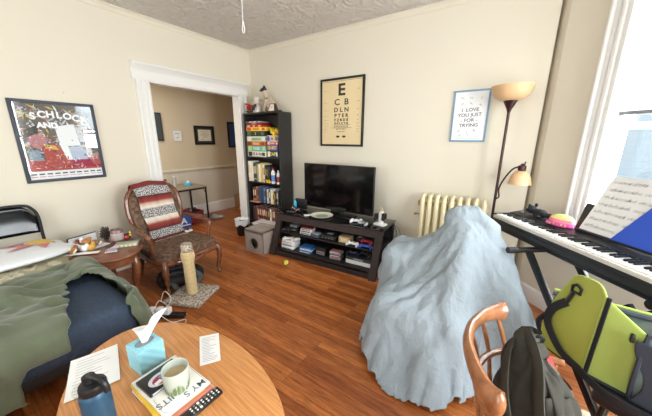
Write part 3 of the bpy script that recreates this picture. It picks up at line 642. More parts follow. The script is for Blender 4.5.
m = MB().box((.015, 0, 0), (.03, .16, .5), bev=.004); m.box((.031, 0, 0), (.003, .12, .44), mi=1); solo('wall_mirror', m, [P((50, 56, 58)), P((70, 78, 80), .2)], 'dark narrow frame on the hallway wall beside the doorway edge', 'picture', (HX, 2.60, 1.82))

# ------------------------------------------------------------------ hall desk and things
DX0, DX1, DYA, DYB, DH = -5.44, -4.84, 2.0, 3.06, .735
t = thing('hall_desk', 'small wooden topped desk with thin black legs in the hallway', 'desk', ((DX0+DX1)/2, (DYA+DYB)/2, 0))
hx, hy = (DX1-DX0)/2, (DYB-DYA)/2
MB().box((0, 0, DH-.012), (hx*2, hy*2, .024), bev=.003).build('tabletop', wood('desk_wood', (150, 134, 112), (176, 160, 136), (8, 1, 8), .5, 0), t)
for sx in (-1, 1):
    for sy in (-1, 1): MB().box((sx*(hx-.025), sy*(hy-.025), (DH-.024)/2), (.025, .025, DH-.024), bev=.002).build('leg', BMET, t)
m = MB()
for sx in (-1, 1): m.box((sx*(hx-.025), 0, DH-.04), (.02, hy*2-.06, .03))
for sy in (-1, 1): m.box((0, sy*(hy-.025), DH-.04), (hx*2-.06, .02, .03)); m.tube([(hx-.03, sy*(hy-.03), DH-.14), (hx-.12, sy*(hy-.03), DH-.045)], .006, 6)
m.build('rail', BMET, t)
t = thing('desk_photo_frame', 'red framed photo standing on the hallway desk', 'picture frame', (-5.02, 2.33, DH), math.radians(-62))
m = MB()
for s in (-1, 1): m.box((s*.08, 0, .09), (.025, .015, .18), bev=.003, rot=(-.15, 0, 0)); 
m.box((0, -.012, .0126), (.135, .015, .025)); m.box((0, .012, .168), (.135, .015, .025)); m.box((0, .03, .06), (.02, .004, .12), rot=(.35, 0, 0)); m.build('frame', P((150, 50, 50)), t)
m = MB().box((0, .002, .09), (.136, .006, .135), rot=(-.15, 0, 0)); m.ball((.01, -.004, .08), (.03, .004, .04), 1); m.build('photo', [P((210, 206, 204)), P((90, 90, 100))], t)
bottle('glass_bottle', 'clear bottle standing on the hallway desk', 'bottle', -5.14, 2.60, DH, .035, .21, mat('clear_plastic', (226, 230, 232), .1, trans=.6), WPL)
m = MB().box((0, 0, .03), (.13, .09, .06), bev=.006); m.grid(lambda u, v: (.03*math.cos(6.28*u)*(1-v*.6), .02*math.sin(6.28*u)*(1-v*.6), .06+.04*v), 10, 4, 1, cu=True); solo('tissue_pack', m, [P((90, 190, 226)), PAPER], 'bright blue tissue pack on the hallway desk', 'tissues', (-5.12, 2.84, DH), .5)
m = MB().box((0, 0, .13), (.2, .34, .26), bev=.006); m.text('LA', .16, frame_axes((.1005, 0, .13), (0, 1, 0), (0, 0, 1)), 1, bold=.004); m.box((.1, 0, .05), (.002, .3, .02), mi=1)
solo('drink_carton', m, [P((34, 84, 168)), P((230, 236, 240))], 'bright blue carton with white lettering under the hallway desk', 'box', (-4.98, 2.52, .001), -.1)
t = thing('shoe_crate', 'crate of red and black shoes and bags under the hallway desk', 'crate', (-5.13, 2.84, 0), .1)
m = MB().box((0, 0, .01), (.3, .34, .02)); 
for s in (-1, 1): m.box((s*.145, 0, .12), (.01, .34, .22)); m.box((0, s*.165, .12), (.3, .01, .22))
m.build('crate', P((120, 36, 44)), t)
m = MB()
for k in range(7): m.ball((R.uniform(-.08, .08), -.12+k*.04, .22+R.uniform(0, .05)), (.07, .03, .045), rot=(0, R.uniform(-.3, .3), R.uniform(-.6, .6)), mi=k % 3)
m.build('contents', [P((150, 44, 50)), P((40, 40, 46)), P((140, 140, 146))], t)
m = MB().ball((0, 0, .05), (.09, .05, .05)).ball((.1, .02, .04), (.06, .045, .04)).ball((-.02, .0, .09), (.04, .035, .03)); solo('grey_slipper', m, P((176, 176, 178)), 'light grey slippers on the hallway floor beside the desk', 'slippers', (-4.93, 3.23, 0), .9)
m = MB().box((0, 0, .15), (.24, .3, .3), bev=.003); m.box((.121, 0, .15), (.001, .05, .3), mi=1); solo('cardboard_box', m, [P((150, 116, 82)), P((190, 160, 120))], 'brown cardboard box against the far hallway wall', 'box', (HX+.16, 4.28, .001))
m = MB().box((0, 0, .03), (.14, .16, .06), bev=.01); solo('small_white_box', m, P((214, 212, 208)), 'small white box in front of the cardboard box in the hallway', 'box', (HX+.38, 4.12, .001), .3)

# ------------------------------------------------------------------ waste bin
t = thing('waste_bin', 'black waste bin with a white liner left of the bookcase', 'bin', (-3.715, 2.93, 0))
MB().lathe([(.085, 0), (.092, .005), (.115, .27), (.118, .275), (.112, .275), (.088, .01), (0, .008)], seg=24).build('bucket', BPL, t)
m = MB().grid(lambda u, v: ((.121+.006*math.sin(14*PI*u)+.01*(v-.5))*math.cos(2*PI*u), (.121+.006*math.sin(14*PI*u+1))*math.sin(2*PI*u), .19+.02*math.sin(10*PI*u)*(1-v)+.095*v), 40, 5, cu=True)
m.grid(lambda u, v: ((.121-.05*v+.006*math.sin(14*PI*u))*math.cos(2*PI*u), (.121-.05*v)*math.sin(2*PI*u), .285-.04*v+.008*math.sin(18*PI*u)), 40, 4, cu=True)
m.build('bin_liner', mat('bin_liner_plastic', (222, 226, 230), .35), t)

# ------------------------------------------------------------------ cat cube
t = thing('cat_cube', 'grey brown felt cat cube with a round door on the floor by the bookcase', 'cat bed', (-2.955, 2.68, 0), math.radians(4))
FELT = mat('grey_felt', (150, 138, 130), .95, noise=.12, nscale=90, bump=.3, bscale=160)
a = .175; hz = .32; m = MB(); N = 28
ring = [(0.075*math.cos(2*PI*k/N), .145+.08*math.sin(2*PI*k/N)) for k in range(N)]
def sq(k):
    c, s_ = math.cos(2*PI*k/N), math.sin(2*PI*k/N); q = max(abs(c), abs(s_)); return (a*c/q, .15+.15*s_/q)
vs = [(sq(k)[0], -a, sq(k)[1]) for k in range(N)]+[(ring[k][0], -a-.006, ring[k][1]) for k in range(N)]+[(ring[k][0]*.97, -a+.02, ring[k][1]) for k in range(N)]
m.add(vs, [(i, (i+1) % N, N+(i+1) % N, N+i) for i in range(N)]+[(N+i, N+(i+1) % N, 2*N+(i+1) % N, 2*N+i) for i in range(N)])
m.box((0, a-.005, .15), (2*a, .01, hz), bev=.004)
for s in (-1, 1): m.box((s*(a-.005), 0, .15), (.01, 2*a, hz), bev=.004)
m.box((0, 0, .006), (2*a, 2*a, .012)); m.box((0, 0, hz-.006), (2*a, 2*a, .012), bev=.005)
m.build('shell', FELT, t)
m = MB().grid(lambda u, v: ((a+.004)*(2*u-1), (a+.004)*(2*v-1), hz+.018-.03*(1-abs(2*u-1)**3)*(1-abs(2*v-1)**3)+.004), 16, 16); m.build('top_cushion', FELT, t)
m = MB()
for s in (-1, 1): m.tube([(s*a, -a, .01), (s*a, -a, hz)], .006, 6); m.tube([(s*a, -a, hz), (s*a, a, hz)], .006, 6)
m.tube([(-a, -a, hz), (a, -a, hz)], .006, 6); m.tube([(ring[k][0]*1.02, -a-.004, ring[k][1]) for k in range(N)], .006, 6, closed=True); m.build('piping', P((104, 94, 90), .9), t)
m = MB().ball((0, 0, .031), .031); m.tube([(.031*math.cos(a_), .031*math.sin(a_)*.6, .031+.031*math.sin(a_)*.8) for a_ in [k*2*PI/20 for k in range(20)]], .0015, 4, closed=True, mi=1)
solo('tennis_ball', m, [mat('ball_felt', (200, 210, 60), .9, bump=.3, bscale=200), WPL], 'yellow green ball on the floor in front of the television stand', 'ball', (-2.30, 2.47, 0))

# ------------------------------------------------------------------ tv stand
SA = math.radians(4); SX, SY = -1.96, 2.98
t = thing('tv_stand', 'dark brown slanted front television stand with black glass shelves', 'tv stand', (SX, SY, 0), SA)
ESP = wood('espresso_wood', (36, 23, 21), (46, 31, 27), (2, 14, 14), .7, 0); GLS = mat('black_glass', (14, 14, 16), .06, spec=.7)
LW = .80; yb, yt = -.33, -.12; SH = .56
def lean(z): return yb+(yt-yb)*z/SH
for s in (-1, 1):
    m = MB(); x0, x1 = s*LW, s*(LW-.085); x0, x1 = min(x0, x1), max(x0, x1)
    m.add([(x0, yb, 0), (x1, yb, 0), (x1, yb+.045, 0), (x0, yb+.045, 0), (x0, yt, SH), (x1, yt, SH), (x1, yt+.045, SH), (x0, yt+.045, SH)], [(0, 3, 2, 1), (4, 5, 6, 7), (0, 1, 5, 4), (1, 2, 6, 5), (2, 3, 7, 6), (3, 0, 4, 7)]); m.build('front_post', ESP, t)
    MB().box((s*(LW-.03), .36, SH/2), (.045, .045, SH), bev=.003).build('rear_post', BMET, t)
m = MB(); x = LW-.085; z0 = SH-.085
m.add([(-x, lean(z0), z0), (x, lean(z0), z0), (x, lean(z0)+.04, z0), (-x, lean(z0)+.04, z0), (-x, yt, SH), (x, yt, SH), (x, yt+.04, SH), (-x, yt+.04, SH)], [(0, 3, 2, 1), (4, 5, 6, 7), (0, 1, 5, 4), (1, 2, 6, 5), (2, 3, 7, 6), (3, 0, 4, 7)]); m.build('front_rail', ESP, t)
m = MB(); m.box((0, .13, SH+.006), (2*LW+.02, .52, .012), bev=.003); m.build('glass_top', GLS, t)
ZL, ZM = .085, .315
for z in (ZL, ZM): MB().box((0, (lean(z)+.04+.38)/2, z-.008), (2*LW-.06, .38-lean(z)-.04, .016), bev=.002).build('shelf', BLACK, t)
MB().box((0, lean(.05)+.02, .035), (2*(LW-.085), .02, .06)).build('toe_rail', BLACK, t)
MB().box((0, .375, .3), (2*LW-.1, .01, .44)).build('back_panel', BLACK, t)
def sp(px, py, z): # stand-local to world
    c, s = math.cos(SA), math.sin(SA); return (SX+c*px-s*py, SY+s*px+c*py, z)
# television
t = thing('television', 'large flat black television on the stand', 'television', sp(0.0, .22, SH+.013), math.radians(0))
m = MB().box((0, 0, .065+.32), (1.125, .035, .64), bev=.006); m.box((0, .03, .3), (.7, .05, .36), bev=.02); m.build('cabinet', BPL, t)
MB().box((0, -.0185, .065+.323), (1.105, .002, .615)).build('screen', mat('tv_screen', (8, 8, 10), .08, spec=.6), t)
m = MB().box((0, .0, .006), (.56, .2, .012), bev=.005); m.box((0, .01, .04), (.2, .03, .07), bev=.006); m.build('base_stand', mat('gloss_black', (16, 16, 18), .15), t)
# things on the stand top
ZT = SH+.0135
m = MB().lathe([(0, .004), (.09, .005), (.13, .016), (.155, .022), (.157, .026), (.128, .021), (.088, .01), (0, .009)], seg=32); m.lathe([(0, .0105), (.085, .0115), (.085, .012), (0, .0125)], seg=32, mi=1)
solo('plate', m, [P((224, 222, 204), .3), P((150, 160, 140), .4)], 'pale oval plate with a grey green centre in front of the television', 'plate', sp(-.13, .03, ZT))
m = MB().box((0, 0, .007), (.1, .06, .014), rz=.3, bev=.006); solo('white_remote', m, WPL, 'small white object beside the pale plate on the stand', 'remote', sp(-.33, -.03, ZT), .6)
t = thing('controller_charger', 'white charging dock holding black controllers at the right end of the stand', 'charger', sp(.70, .07, ZT), -.2)
m = MB().box((0, 0, .012), (.15, .1, .024), bev=.008); m.box((0, .01, .09), (.05, .05, .17), bev=.008); m.build('dock', WPL, t)
for s, z in ((-1, .11), (1, .13)): MB().box((s*.055, -.01, z), (.045, .06, .07), bev=.01).ball((s*.055, -.035, z-.03), (.022, .018, .03)).build('docked_controller', BPL, t)
m = MB().tube(spline([(0, .02, .17), (-.02, .0, .21), (.01, -.01, .23), (.02, .0, .2), (.02, .02, .17)], 5), .006, 6); m.build('cable', P((220, 206, 160)), t)
def pad(nm, lab, col, loc, rz=0, grp=None, cat='game controller', s=1.0):
    m = MB().box((0, 0, .03*s), (.1*s, .055*s, .03*s), bev=.012*s)
    for q in (-1, 1):
        m.tube([(q*.05*s, 0, .03*s), (q*.07*s, -.03*s, .025*s), (q*.068*s, -.06*s, .018*s)], [.026*s, .021*s, .014*s], 10)
        m.cyl((q*.028*s, -.012*s, .04*s), (q*.028*s, -.012*s, .056*s), .007*s, .009*s, 10, 1); m.cyl((q*.052*s, .01*s, .04*s), (q*.052*s, .01*s, .05*s), .011*s, .011*s, 10, 1)
    return solo(nm, m, [P(col, .4), P((70, 70, 76))], lab, cat, loc, rz, grp)
pad('game_controller', 'white controller lying on the glass top under the television', (226, 226, 228), sp(.40, .02, ZT), .3)
pad('game_controller', 'grey controller on the glass top nearer the charging dock', (150, 152, 158), sp(.52, -.02, ZT), -.4, s=.85)
m = MB().box((0, 0, .008), (.16, .045, .016), bev=.005)
for k in range(10): m.box((-.06+.013*k, 0, .0165), (.007, .02, .003), mi=1)
solo('remote_control', m, [BPL, GREY], 'black remote control on the left part of the stand top', 'remote', sp(-.62, -.02, ZT), .3)
bottle('spray_bottle', 'cyan capped bottle at the left end of the television stand', 'bottle', *sp(-.71, .20, ZT), .022, .15, P((64, 178, 214), .3), P((30, 120, 170)))
t = thing('wifi_router', 'black box leaning upright at the left end of the television stand', 'router', sp(-.62, .24, ZT), .1)
m = MB().box((0, 0, .08), (.2, .04, .16), bev=.01); m.build('case', BPL, t); m = MB().box((0, 0, .004), (.12, .09, .008), bev=.003); m.build('foot', BPL, t)
t = thing('toy_console', 'small dark gadget with coloured lights left of the plate', 'gadget', sp(-.60, .08, ZT), .2)
m = MB().box((0, 0, .025), (.16, .08, .05), bev=.012); m.ball((-.04, -.01, .06), (.03, .025, .025)); m.build('body', BPL, t)
m = MB()
for x, z, k in ((-.04, .065, 0), (.02, .03, 1), (.05, .045, 2), (-.01, .05, 0)): m.ball((x, -.041, z), (.012, .006, .009), k)
m.build('buttons', [P((230, 180, 170)), P((236, 150, 60)), P((190, 160, 210))], t)
# lower shelf contents (world positions measured along the shelf)
def case_stack(n, w_, d_, th, cols, x, y, z, kinds, where, grp, jitter=.008, rz=0):
    for k in range(n):
        c = cols[k % len(cols)]; m = MB().box((0, 0, th/2), (w_, d_, th-.001), bev=.0015); m.box((0, -d_/2-.0004, th/2), (w_*.8, .0008, th*.5), mi=1)
        ws = 'bottom' if k == 0 else ('top' if k == n-1 else ORD[k]+' from the bottom')
        solo('game_case', m, [P(c, .35), P(R.choice([(60, 70, 110), (150, 60, 60), (220, 220, 220), (90, 90, 100)]))], '%s, %s of the %s' % (kinds, ws, where), 'game case', sp(x+R.uniform(-jitter, jitter), y+R.uniform(-jitter, jitter), z+.001+k*th), SA+rz+R.uniform(-.04, .04), grp)
case_stack(6, .20, .17, .0165, [(232, 232, 232), (240, 240, 240)], -.575, -.11, ZL, 'white game case', 'left pile, lower stand shelf', 'white game cases')
case_stack(5, .19, .14, .0145, [(52, 116, 176), (40, 90, 160), (200, 214, 226)], -.275, -.12, ZL, 'blue game case', 'blue pile, lower stand shelf', 'blue game cases', .01, .06)
case_stack(7, .145, .125, .0145, [(150, 140, 140), (196, 186, 184), (170, 120, 116), (120, 122, 128)], .185, -.12, ZL, 'mixed clear game case', 'middle pile, lower stand shelf', 'clear game cases', .006, .1)
pad('game_controller', 'white controller on top of the white game cases', (222, 220, 216), sp(-.60, -.12, ZL+.101), .4)
m = MB().box((0, 0, .015), (.12, .07, .03), bev=.012); solo('white_gadget', m, WPL, 'small white gadget on the white game cases beside the controller', 'gadget', sp(-.52, -.05, ZL+.101), .9)
t = thing('cube_console', 'black cube shaped game console with four ports on the lower shelf', 'game console', sp(-.03, -.10, ZL+.001), SA)
MB().box((0, 0, .055), (.15, .16, .11), bev=.01).build('case', BPL, t)
MB().box((0, -.0805, .045), (.125, .003, .045)).build('port_panel', GREY, t)
m = MB()
for k in range(4): m.cyl((-.045+.03*k, -.084, .045), (-.045+.03*k, -.08, .045), .010, seg=12)
m.build('ports', BPL, t)
m = MB().box((0, 0, .045), (.34, .24, .09), bev=.004); m.box((0, -.1205, .028), (.335, .001, .05), mi=1); m.text('CONSOLE', .028, frame_axes((0, -.1212, .07), (1, 0, 0), (0, 0, 1)), 1)
solo('console_box', m, [P((40, 40, 44)), P((226, 226, 226))], 'black and white console box at the right end of the lower shelf', 'box', sp(.52, -.06, ZL+.001), SA)
pad('game_controller', 'dark controller lying on the left of the console box', (40, 40, 66), sp(.42, -.10, ZL+.093), .2); pad('game_controller', 'black controller on the console box near the right post', (34, 34, 38), sp(.58, -.06, ZL+.093), -.3)
# middle shelf contents
m = MB().box((0, 0, .022), (.22, .16, .044), bev=.008); m.box((0, -.081, .02), (.16, .002, .012), mi=1); solo('black_console', m, [BPL, GREY], 'low black console at the left end of the middle shelf', 'game console', sp(-.60, -.0, ZM+.001), SA+.1)
m = MB().box((0, 0, .02), (.12, .1, .04), bev=.004); solo('grey_box', m, P((112, 116, 122)), 'grey box on the low black console', 'box', sp(-.57, .0, ZM+.047), SA)
pad('game_controller', 'black controller in front of the low black console', (28, 28, 30), sp(-.62, -.125, ZM+.001), .1, s=.9)
for k, (c, th, nm) in enumerate([((222, 220, 214), .03, 'white'), ((206, 204, 200), .03, 'pale grey'), ((236, 234, 228), .025, 'white topped'), ((150, 40, 44), .02, 'dark red')]):
    m = MB().box((0, 0, th/2), (.17, .13, th-.002), bev=.002); m.box((0, -.0655, th/2), (.14, .001, th*.5), mi=1)
    solo('cartridge_box', m, [P(c), P((80, 80, 86))], '%s game box in the small pile on the middle shelf' % nm, 'game box', sp(-.32+.006*k, -.05, ZM+.001+sum([.03, .03, .025, .02][:k])), SA+.05*k, 'small pile on the middle shelf')
m = MB().box((0, 0, .02), (.12, .13, .04), bev=.004); m.box((0, 0, .041), (.1, .1, .004), mi=1); solo('light_grey_case', m, [P((70, 76, 90)), P((168, 176, 190))], 'small blue grey case in the middle of the middle shelf', 'case', sp(-.14, -.08, ZM+.001), SA-.1)
t = thing('black_game_console', 'wide black curved game console in the middle shelf centre', 'game console', sp(.05, -.04, ZM+.001), SA)
MB().box((0, 0, .03), (.25, .18, .06), bev=.018).build('case', BPL, t); m = MB(); m.box((0, -.0, .062), (.08, .05, .012), bev=.004)
for k in range(4): m.cyl((-.075+.05*k, -.092, .024), (-.075+.05*k, -.089, .024), .009, seg=10)
m.build('ports', GREY, t)
m = MB().box((0, 0, .04), (.15, .13, .08), bev=.003); m.box((0, -.0655, .04), (.10, .001, .05), mi=1); solo('tan_box', m, [P((178, 150, 112)), P((214, 196, 160))], 'tan cardboard game box on the middle shelf', 'box', sp(.29, -.06, ZM+.001), SA)
pad('game_controller', 'white three pronged controller hanging over the middle shelf edge', (224, 224, 220), sp(.43, -.13, ZM+.001), 0)
pad('game_controller', 'blue controller at the right end of the middle shelf', (52, 76, 170), sp(.60, -.13, ZM+.001), .2)
pad('game_controller', 'red controller behind the blue one on the middle shelf', (176, 44, 48), sp(.56, .02, ZM+.001), -.2)
m = MB()
for k in range(3): m.tube(spline([(-.06+.03*k, 0, .01), (-.02, .05, .05-.01*k), (.05, .02, .03), (.08-.02*k, -.02, .008)], 6), .005, 6)
m.tube(spline([(-.07, -.03, .006), (0, .0, .04), (.06, .05, .02), (.09, .01, .006)], 6), .008, 6, mi=1)
solo('cable_tangle', m, [GREY, BPL], 'tangle of grey cables beside the tan box on the middle shelf', 'cables', sp(.44, .04, ZM+.001))
# cables and router right of the stand
m = MB()
m.tube(spline([(0, 0, .56), (.05, .03, .5), (.03, .04, .3), (.06, .06, .12), (.02, .0, .01)], 8), .004, 6); m.tube(spline([(-.01, .05, .575), (.07, .08, .5), (.09, .1, .3), (.05, .1, .14), (.1, .04, .008)], 8), .004, 6)
m.tube(spline([(0, .1, .56), (.03, .1, .4), (-.0, .1, .25), (.04, .12, .1)], 8), .003, 6, mi=1)
solo('tv_cables', m, [BPL, GREY], 'black cables drooping behind the right end of the television stand', 'cables', sp(.835, .12, 0))
m = MB().box((0, 0, .14), (.1, .16, .28), bev=.01); m.box((0, -.081, .2), (.06, .002, .08), mi=1); solo('white_adapter_tower', m, [P((222, 220, 214)), GREY], 'white upright box on the floor right of the television stand', 'device', sp(.90, .22, 0.001), .1)

# ------------------------------------------------------------------ radiator
t = thing('radiator', 'cream cast iron column radiator against the back wall', 'radiator', (-.50, Y0-.16, 0))
CREAM = mat('cream_enamel', (226, 214, 176), .4); NS = 9; pitch = .079
for k in range(NS):
    x = (k-(NS-1)/2)*pitch; m = MB()
    for y in (-.075, .075):
        m.tube([(x, y, .1), (x, y, .18), (x, y, .8), (x, y, .93), (x, y*.8, .985)], [.024, .027, .027, .026, .012], 12)
    m.tube([(x, -.085, .14), (x, .085, .14)], .03, 10); m.tube([(x, -.075, .88), (x, .075, .88)], .028, 10)
    m.tube(spline([(x, -.07, .94), (x, 0, .985), (x, .07, .94)], 5), .022, 10)
    if k in (0, NS-1):
        for y in (-.075, .075): m.tube([(x, y, .0), (x, y, .05), (x, y, .13)], [.026, .018, .022], 10)
    m.build('section', CREAM, t)
m = MB().cyl((-pitch*4-.02, 0, .86), (-pitch*4-.07, 0, .86), .012).cyl((-pitch*4-.06, 0, .84), (-pitch*4-.06, 0, .9), .01); m.ball((-pitch*4-.085, -.03, .74), .018).cyl((-pitch*4-.03, -.0, .74), (-pitch*4-.085, -.03, .74), .008); m.build('air_valve', mat('brass', (190, 160, 110), .3, .9), t)

# ------------------------------------------------------------------ floor lamp
t = thing('floor_lamp', 'tall bronze floor lamp with amber bowl and side reading lamp', 'floor lamp', (-.10, 3.25, 0))
BRZ = mat('bronze_metal', (66, 40, 42), .35, .5); AMB = mat('amber_glass', (216, 178, 136), .45, spec=.4)
MB().lathe([(.13, 0), (.13, .012), (.12, .02), (.03, .03), (.02, .05), (.012, .06)], seg=28).build('base', BRZ, t)
MB().cyl((0, 0, .05), (0, 0, 1.92), .0125, .0125, 14).build('pole', BRZ, t)
MB().lathe([(.013, 1.87), (.018, 1.885), (.022, 1.9), (.055, 1.965), (.06, 1.975), (.0, 1.975)], seg=24).build('bowl_socket', BRZ, t)
MB().lathe([(.03, 1.972), (.09, 1.98), (.135, 2.01), (.165, 2.06), (.176, 2.105), (.173, 2.105), (.16, 2.06), (.13, 2.015), (.088, 1.986), (.0, 1.978)], seg=40).build('bowl_shade', AMB, t)
MB().tube(spline([(0, -.0, 1.03), (.03, -.02, 1.06), (.02, -.01, 1.14), (.05, -.02, 1.24), (.11, -.03, 1.345), (.175, -.04, 1.375)], 7), .008, 8).build('side_arm', BRZ, t)
sa_ = [c for c in t.children if c.name.startswith('side_arm')][0]
m = MB().lathe([(.014, 0), (.03, .004), (.034, .03), (.032, .055), (.018, .062), (.012, .075), (0, .08)], (.18, -.04, 1.325), 16); m.cyl((.195, -.04, 1.385), (.2, -.04, 1.42), .006); m.build('side_socket', BRZ, sa_)
MB().lathe([(.03, 0), (.055, -.012), (.085, -.05), (.105, -.11), (.107, -.13), (.103, -.13), (.08, -.05), (.05, -.016), (.0, -.004)], (.18, -.04, 1.335), 28, sx=.9, sy=.9).build('side_shade', AMB, sa_)
# ------------------------------------------------------------------ upholstered armchair
AX, AY = -3.18, 1.53
t = thing('armchair', 'carved wooden armchair with brown patterned upholstery in front of the left wall', 'armchair', (AX, AY, 0), math.radians(2))
WAL = wood('walnut_wood', (96, 54, 34), (128, 76, 48), (6, 6, 2), .32, .3)
BRO = mat('brown_jacquard', (126, 98, 76), .8, col2=(80, 60, 48), nscale=30, bump=.15, bscale=90)
def leg_curve(x, y, sx, sy): return spline([(x, y, .36), (x+sx*.03, y+sy*.02, .28), (x+sx*.02, y+sy*.01, .16), (x-sx*.005, y-sy*.0, .07), (x+sx*.03, y+sy*.015, .012)], 5)
for s in (-1, 1): MB().tube(leg_curve(.32, s*.31, 1, s), [.036]*4+[.034]*4+[.026]*5+[.018]*5+[.026, .024, .02], 10).build('leg', WAL, t)
for s in (-1, 1): MB().tube(spline([(-.30, s*.25, .38), (-.32, s*.25, .2), (-.40, s*.25, .012)], 5), [.026]*6+[.02]*5, 8).build('leg', WAL, t)
m = MB(); 
pl = []
for k in range(48):
    a_ = 2*PI*k/48; c, s_ = math.cos(a_), math.sin(a_); r = (abs(c)**5+abs(s_)**5)**(-.2); x = c*r*.345; y = s_*r*(.335+.03*(c*r)); pl.append((x, y))
m.tube([(x, y, .345) for x, y in pl], .03, 8, closed=True); m.tube(spline([(.345, -.3, .34), (.37, -.1, .325), (.38, 0, .30), (.37, .1, .325), (.345, .3, .34)], 5), .02, 8); m.build('seat_rail', WAL, t)
m = MB().grid(lambda u, v: (lambda k, q: (pl[k][0]*q, pl[k][1]*q))(min(47, int(round(u*48)) % 48), math.cos(PI/2*max(0, v-.3)/.7) if v > .3 else 1.0)+(.36+.075*min(1, v/.3)+.03*max(0, v-.3)/.7,), 48, 14, cu=True)
m.build('seat', BRO, t)
# back: rounded shield leaning backwards
def backpt(y, z): return (-.285-.16*(z-.45), y, z)
bo = []
for k in range(56):
    a_ = 2*PI*k/56; c, s_ = math.cos(a_), math.sin(a_); r = (abs(c)**3.0+abs(s_)**3.0)**(-1/3.0)
    w_ = .30*(1-.16*max(0, -s_*r)); bo.append((c*r*w_, .76+s_*r*.315+(.02*math.cos(a_*1)**2 if s_ > 0 else 0)))
m = MB().tube([backpt(y, z) for y, z in bo], .027, 8, closed=True); m.tube([backpt(s*.0, 0) for s in ()] or [backpt(-.22, .47), backpt(-.24, .36)], .025, 8); m.tube([backpt(.22, .47), backpt(.24, .36)], .025, 8)
m.ball(backpt(0, 1.085), (.02, .05, .022)); m.build('back_frame', WAL, t)
def cap(sgn):
    return MB().grid(lambda u, v: (lambda yz, q: (backpt((yz[0])*q, .76+(yz[1]-.76)*q)[0]+sgn*(.012+.03*(1-q**3)), yz[0]*q, .76+(yz[1]-.76)*q))(bo[int(round(u*56)) % 56], math.cos(PI/2*v)), 56, 10, cu=True)
m = cap(1); n = cap(-1); m.add(n.v, [f[::-1] for f in n.f]); m.build('backrest', BRO, t)
for s in (-1, 1):
    MB().tube(spline([backpt(s*.295, .66), (-.18, s*.325, .655), (0, s*.355, .64), (.12, s*.36, .63), (.17, s*.35, .60), (.16, s*.335, .5), (.14, s*.325, .36)], 6), [.022]*8+[.028]*10+[.026]*7+[.022]*12, 10).build('arm', WAL, t)
    MB().box((.0, s*.352, .668), (.18, .045, .024), bev=.011).build('arm_pad', BRO, t)
# serape over the chair back
def sermat():
    m = mat('serape_weave', (230, 222, 210), .9); nt = m.node_tree; b = nt.nodes['Principled BSDF']; at = nt.nodes.new('ShaderNodeUVMap'); sp_ = nt.nodes.new('ShaderNodeSeparateXYZ')
    nt.links.new(at.outputs['UV'], sp_.inputs[0]); r = nt.nodes.new('ShaderNodeValToRGB'); r.color_ramp.interpolation = 'LINEAR'
    S = [(0, (128, 44, 40)), (.07, (120, 38, 36)), (.075, (50, 40, 40)), (.09, (150, 148, 146)), (.23, (150, 148, 146)), (.24, (40, 34, 36)), (.26, (116, 36, 34)), (.33, (150, 62, 54)), (.36, (200, 170, 154)), (.42, (230, 222, 208)), (.45, (150, 148, 146)), (.58, (150, 148, 146)), (.59, (230, 222, 208)), (.65, (216, 196, 180)), (.69, (150, 66, 56)), (.77, (112, 34, 34)), (.79, (44, 36, 38)), (.8, (160, 160, 164)), (.92, (160, 160, 164)), (.93, (60, 40, 40)), (1, (120, 44, 42))]
    el = r.color_ramp.elements; el[0].position = 0; el[0].color = lin(S[0][1]); el[1].position = 1; el[1].color = lin(S[-1][1])
    for p, c in S[1:-1]: e = el.new(p); e.color = lin(c)
    nt.links.new(sp_.outputs['Y'], r.inputs['Fac'])
    mp = nt.nodes.new('ShaderNodeMapping'); mp.inputs['Scale'].default_value = (60, 110, 1); nt.links.new(at.outputs['UV'], mp.inputs['Vector'])
    vo = nt.nodes.new('ShaderNodeTexChecker'); vo.inputs['Scale'].default_value = 1; vo.inputs['Color1'].default_value = (1, 1, 1, 1); vo.inputs['Color2'].default_value = (.12, .12, .14, 1)
    n = nt.nodes.new('ShaderNodeTexNoise'); n.inputs['Scale'].default_value = .6; n.inputs['Detail'].default_value = 0; nt.links.new(mp.outputs['Vector'], n.inputs['Vector'])
    rr = nt.nodes.new('ShaderNodeValToRGB'); rr.color_ramp.interpolation = 'CONSTANT'; rr.color_ramp.elements[0].color = (.05, .05, .055, 1); rr.color_ramp.elements[1].position = .5; rr.color_ramp.elements[1].color = (.62, .6, .58, 1); nt.links.new(n.outputs['Fac'], rr.inputs['Fac'])
    # woven black and white bands
    r2 = nt.nodes.new('ShaderNodeValToRGB'); r2.color_ramp.interpolation = 'CONSTANT'; e = r2.color_ramp.elements; e[0].color = (0, 0, 0, 1); e[1].position = .09; e[1].color = (1, 1, 1, 1)
    for p, v_ in ((.23, 0), (.45, 1), (.58, 0), (.8, 1), (.92, 0)): q = e.new(p); q.color = (v_, v_, v_, 1)
    nt.links.new(sp_.outputs['Y'], r2.inputs['Fac'])
    mx = nt.nodes.new('ShaderNodeMix'); mx.data_type = 'RGBA'; nt.links.new(r2.outputs['Color'], mx.inputs['Factor']); nt.links.new(r.outputs['Color'], mx.inputs['A']); nt.links.new(rr.outputs['Color'], mx.inputs['B']); nt.links.new(mx.outputs['Result'], b.inputs['Base Color'])
    nt.nodes.remove(vo); return m
path = spline([(-.50, 0, .72), (-.47, 0, .95), (-.425, 0, 1.10), (-.375, 0, 1.125), (-.325, 0, 1.085), (-.30, 0, .95), (-.27, 0, .76), (-.225, 0, .56), (-.19, 0, .475), (-.13, 0, .462)], 8)
LN = [0]
for i in range(1, len(path)): LN.append(LN[-1]+(path[i]-path[i-1]).length)
i0 = 25; L0 = LN[i0]; nu_ = 22; m = MB(); vs = []; uvs = []
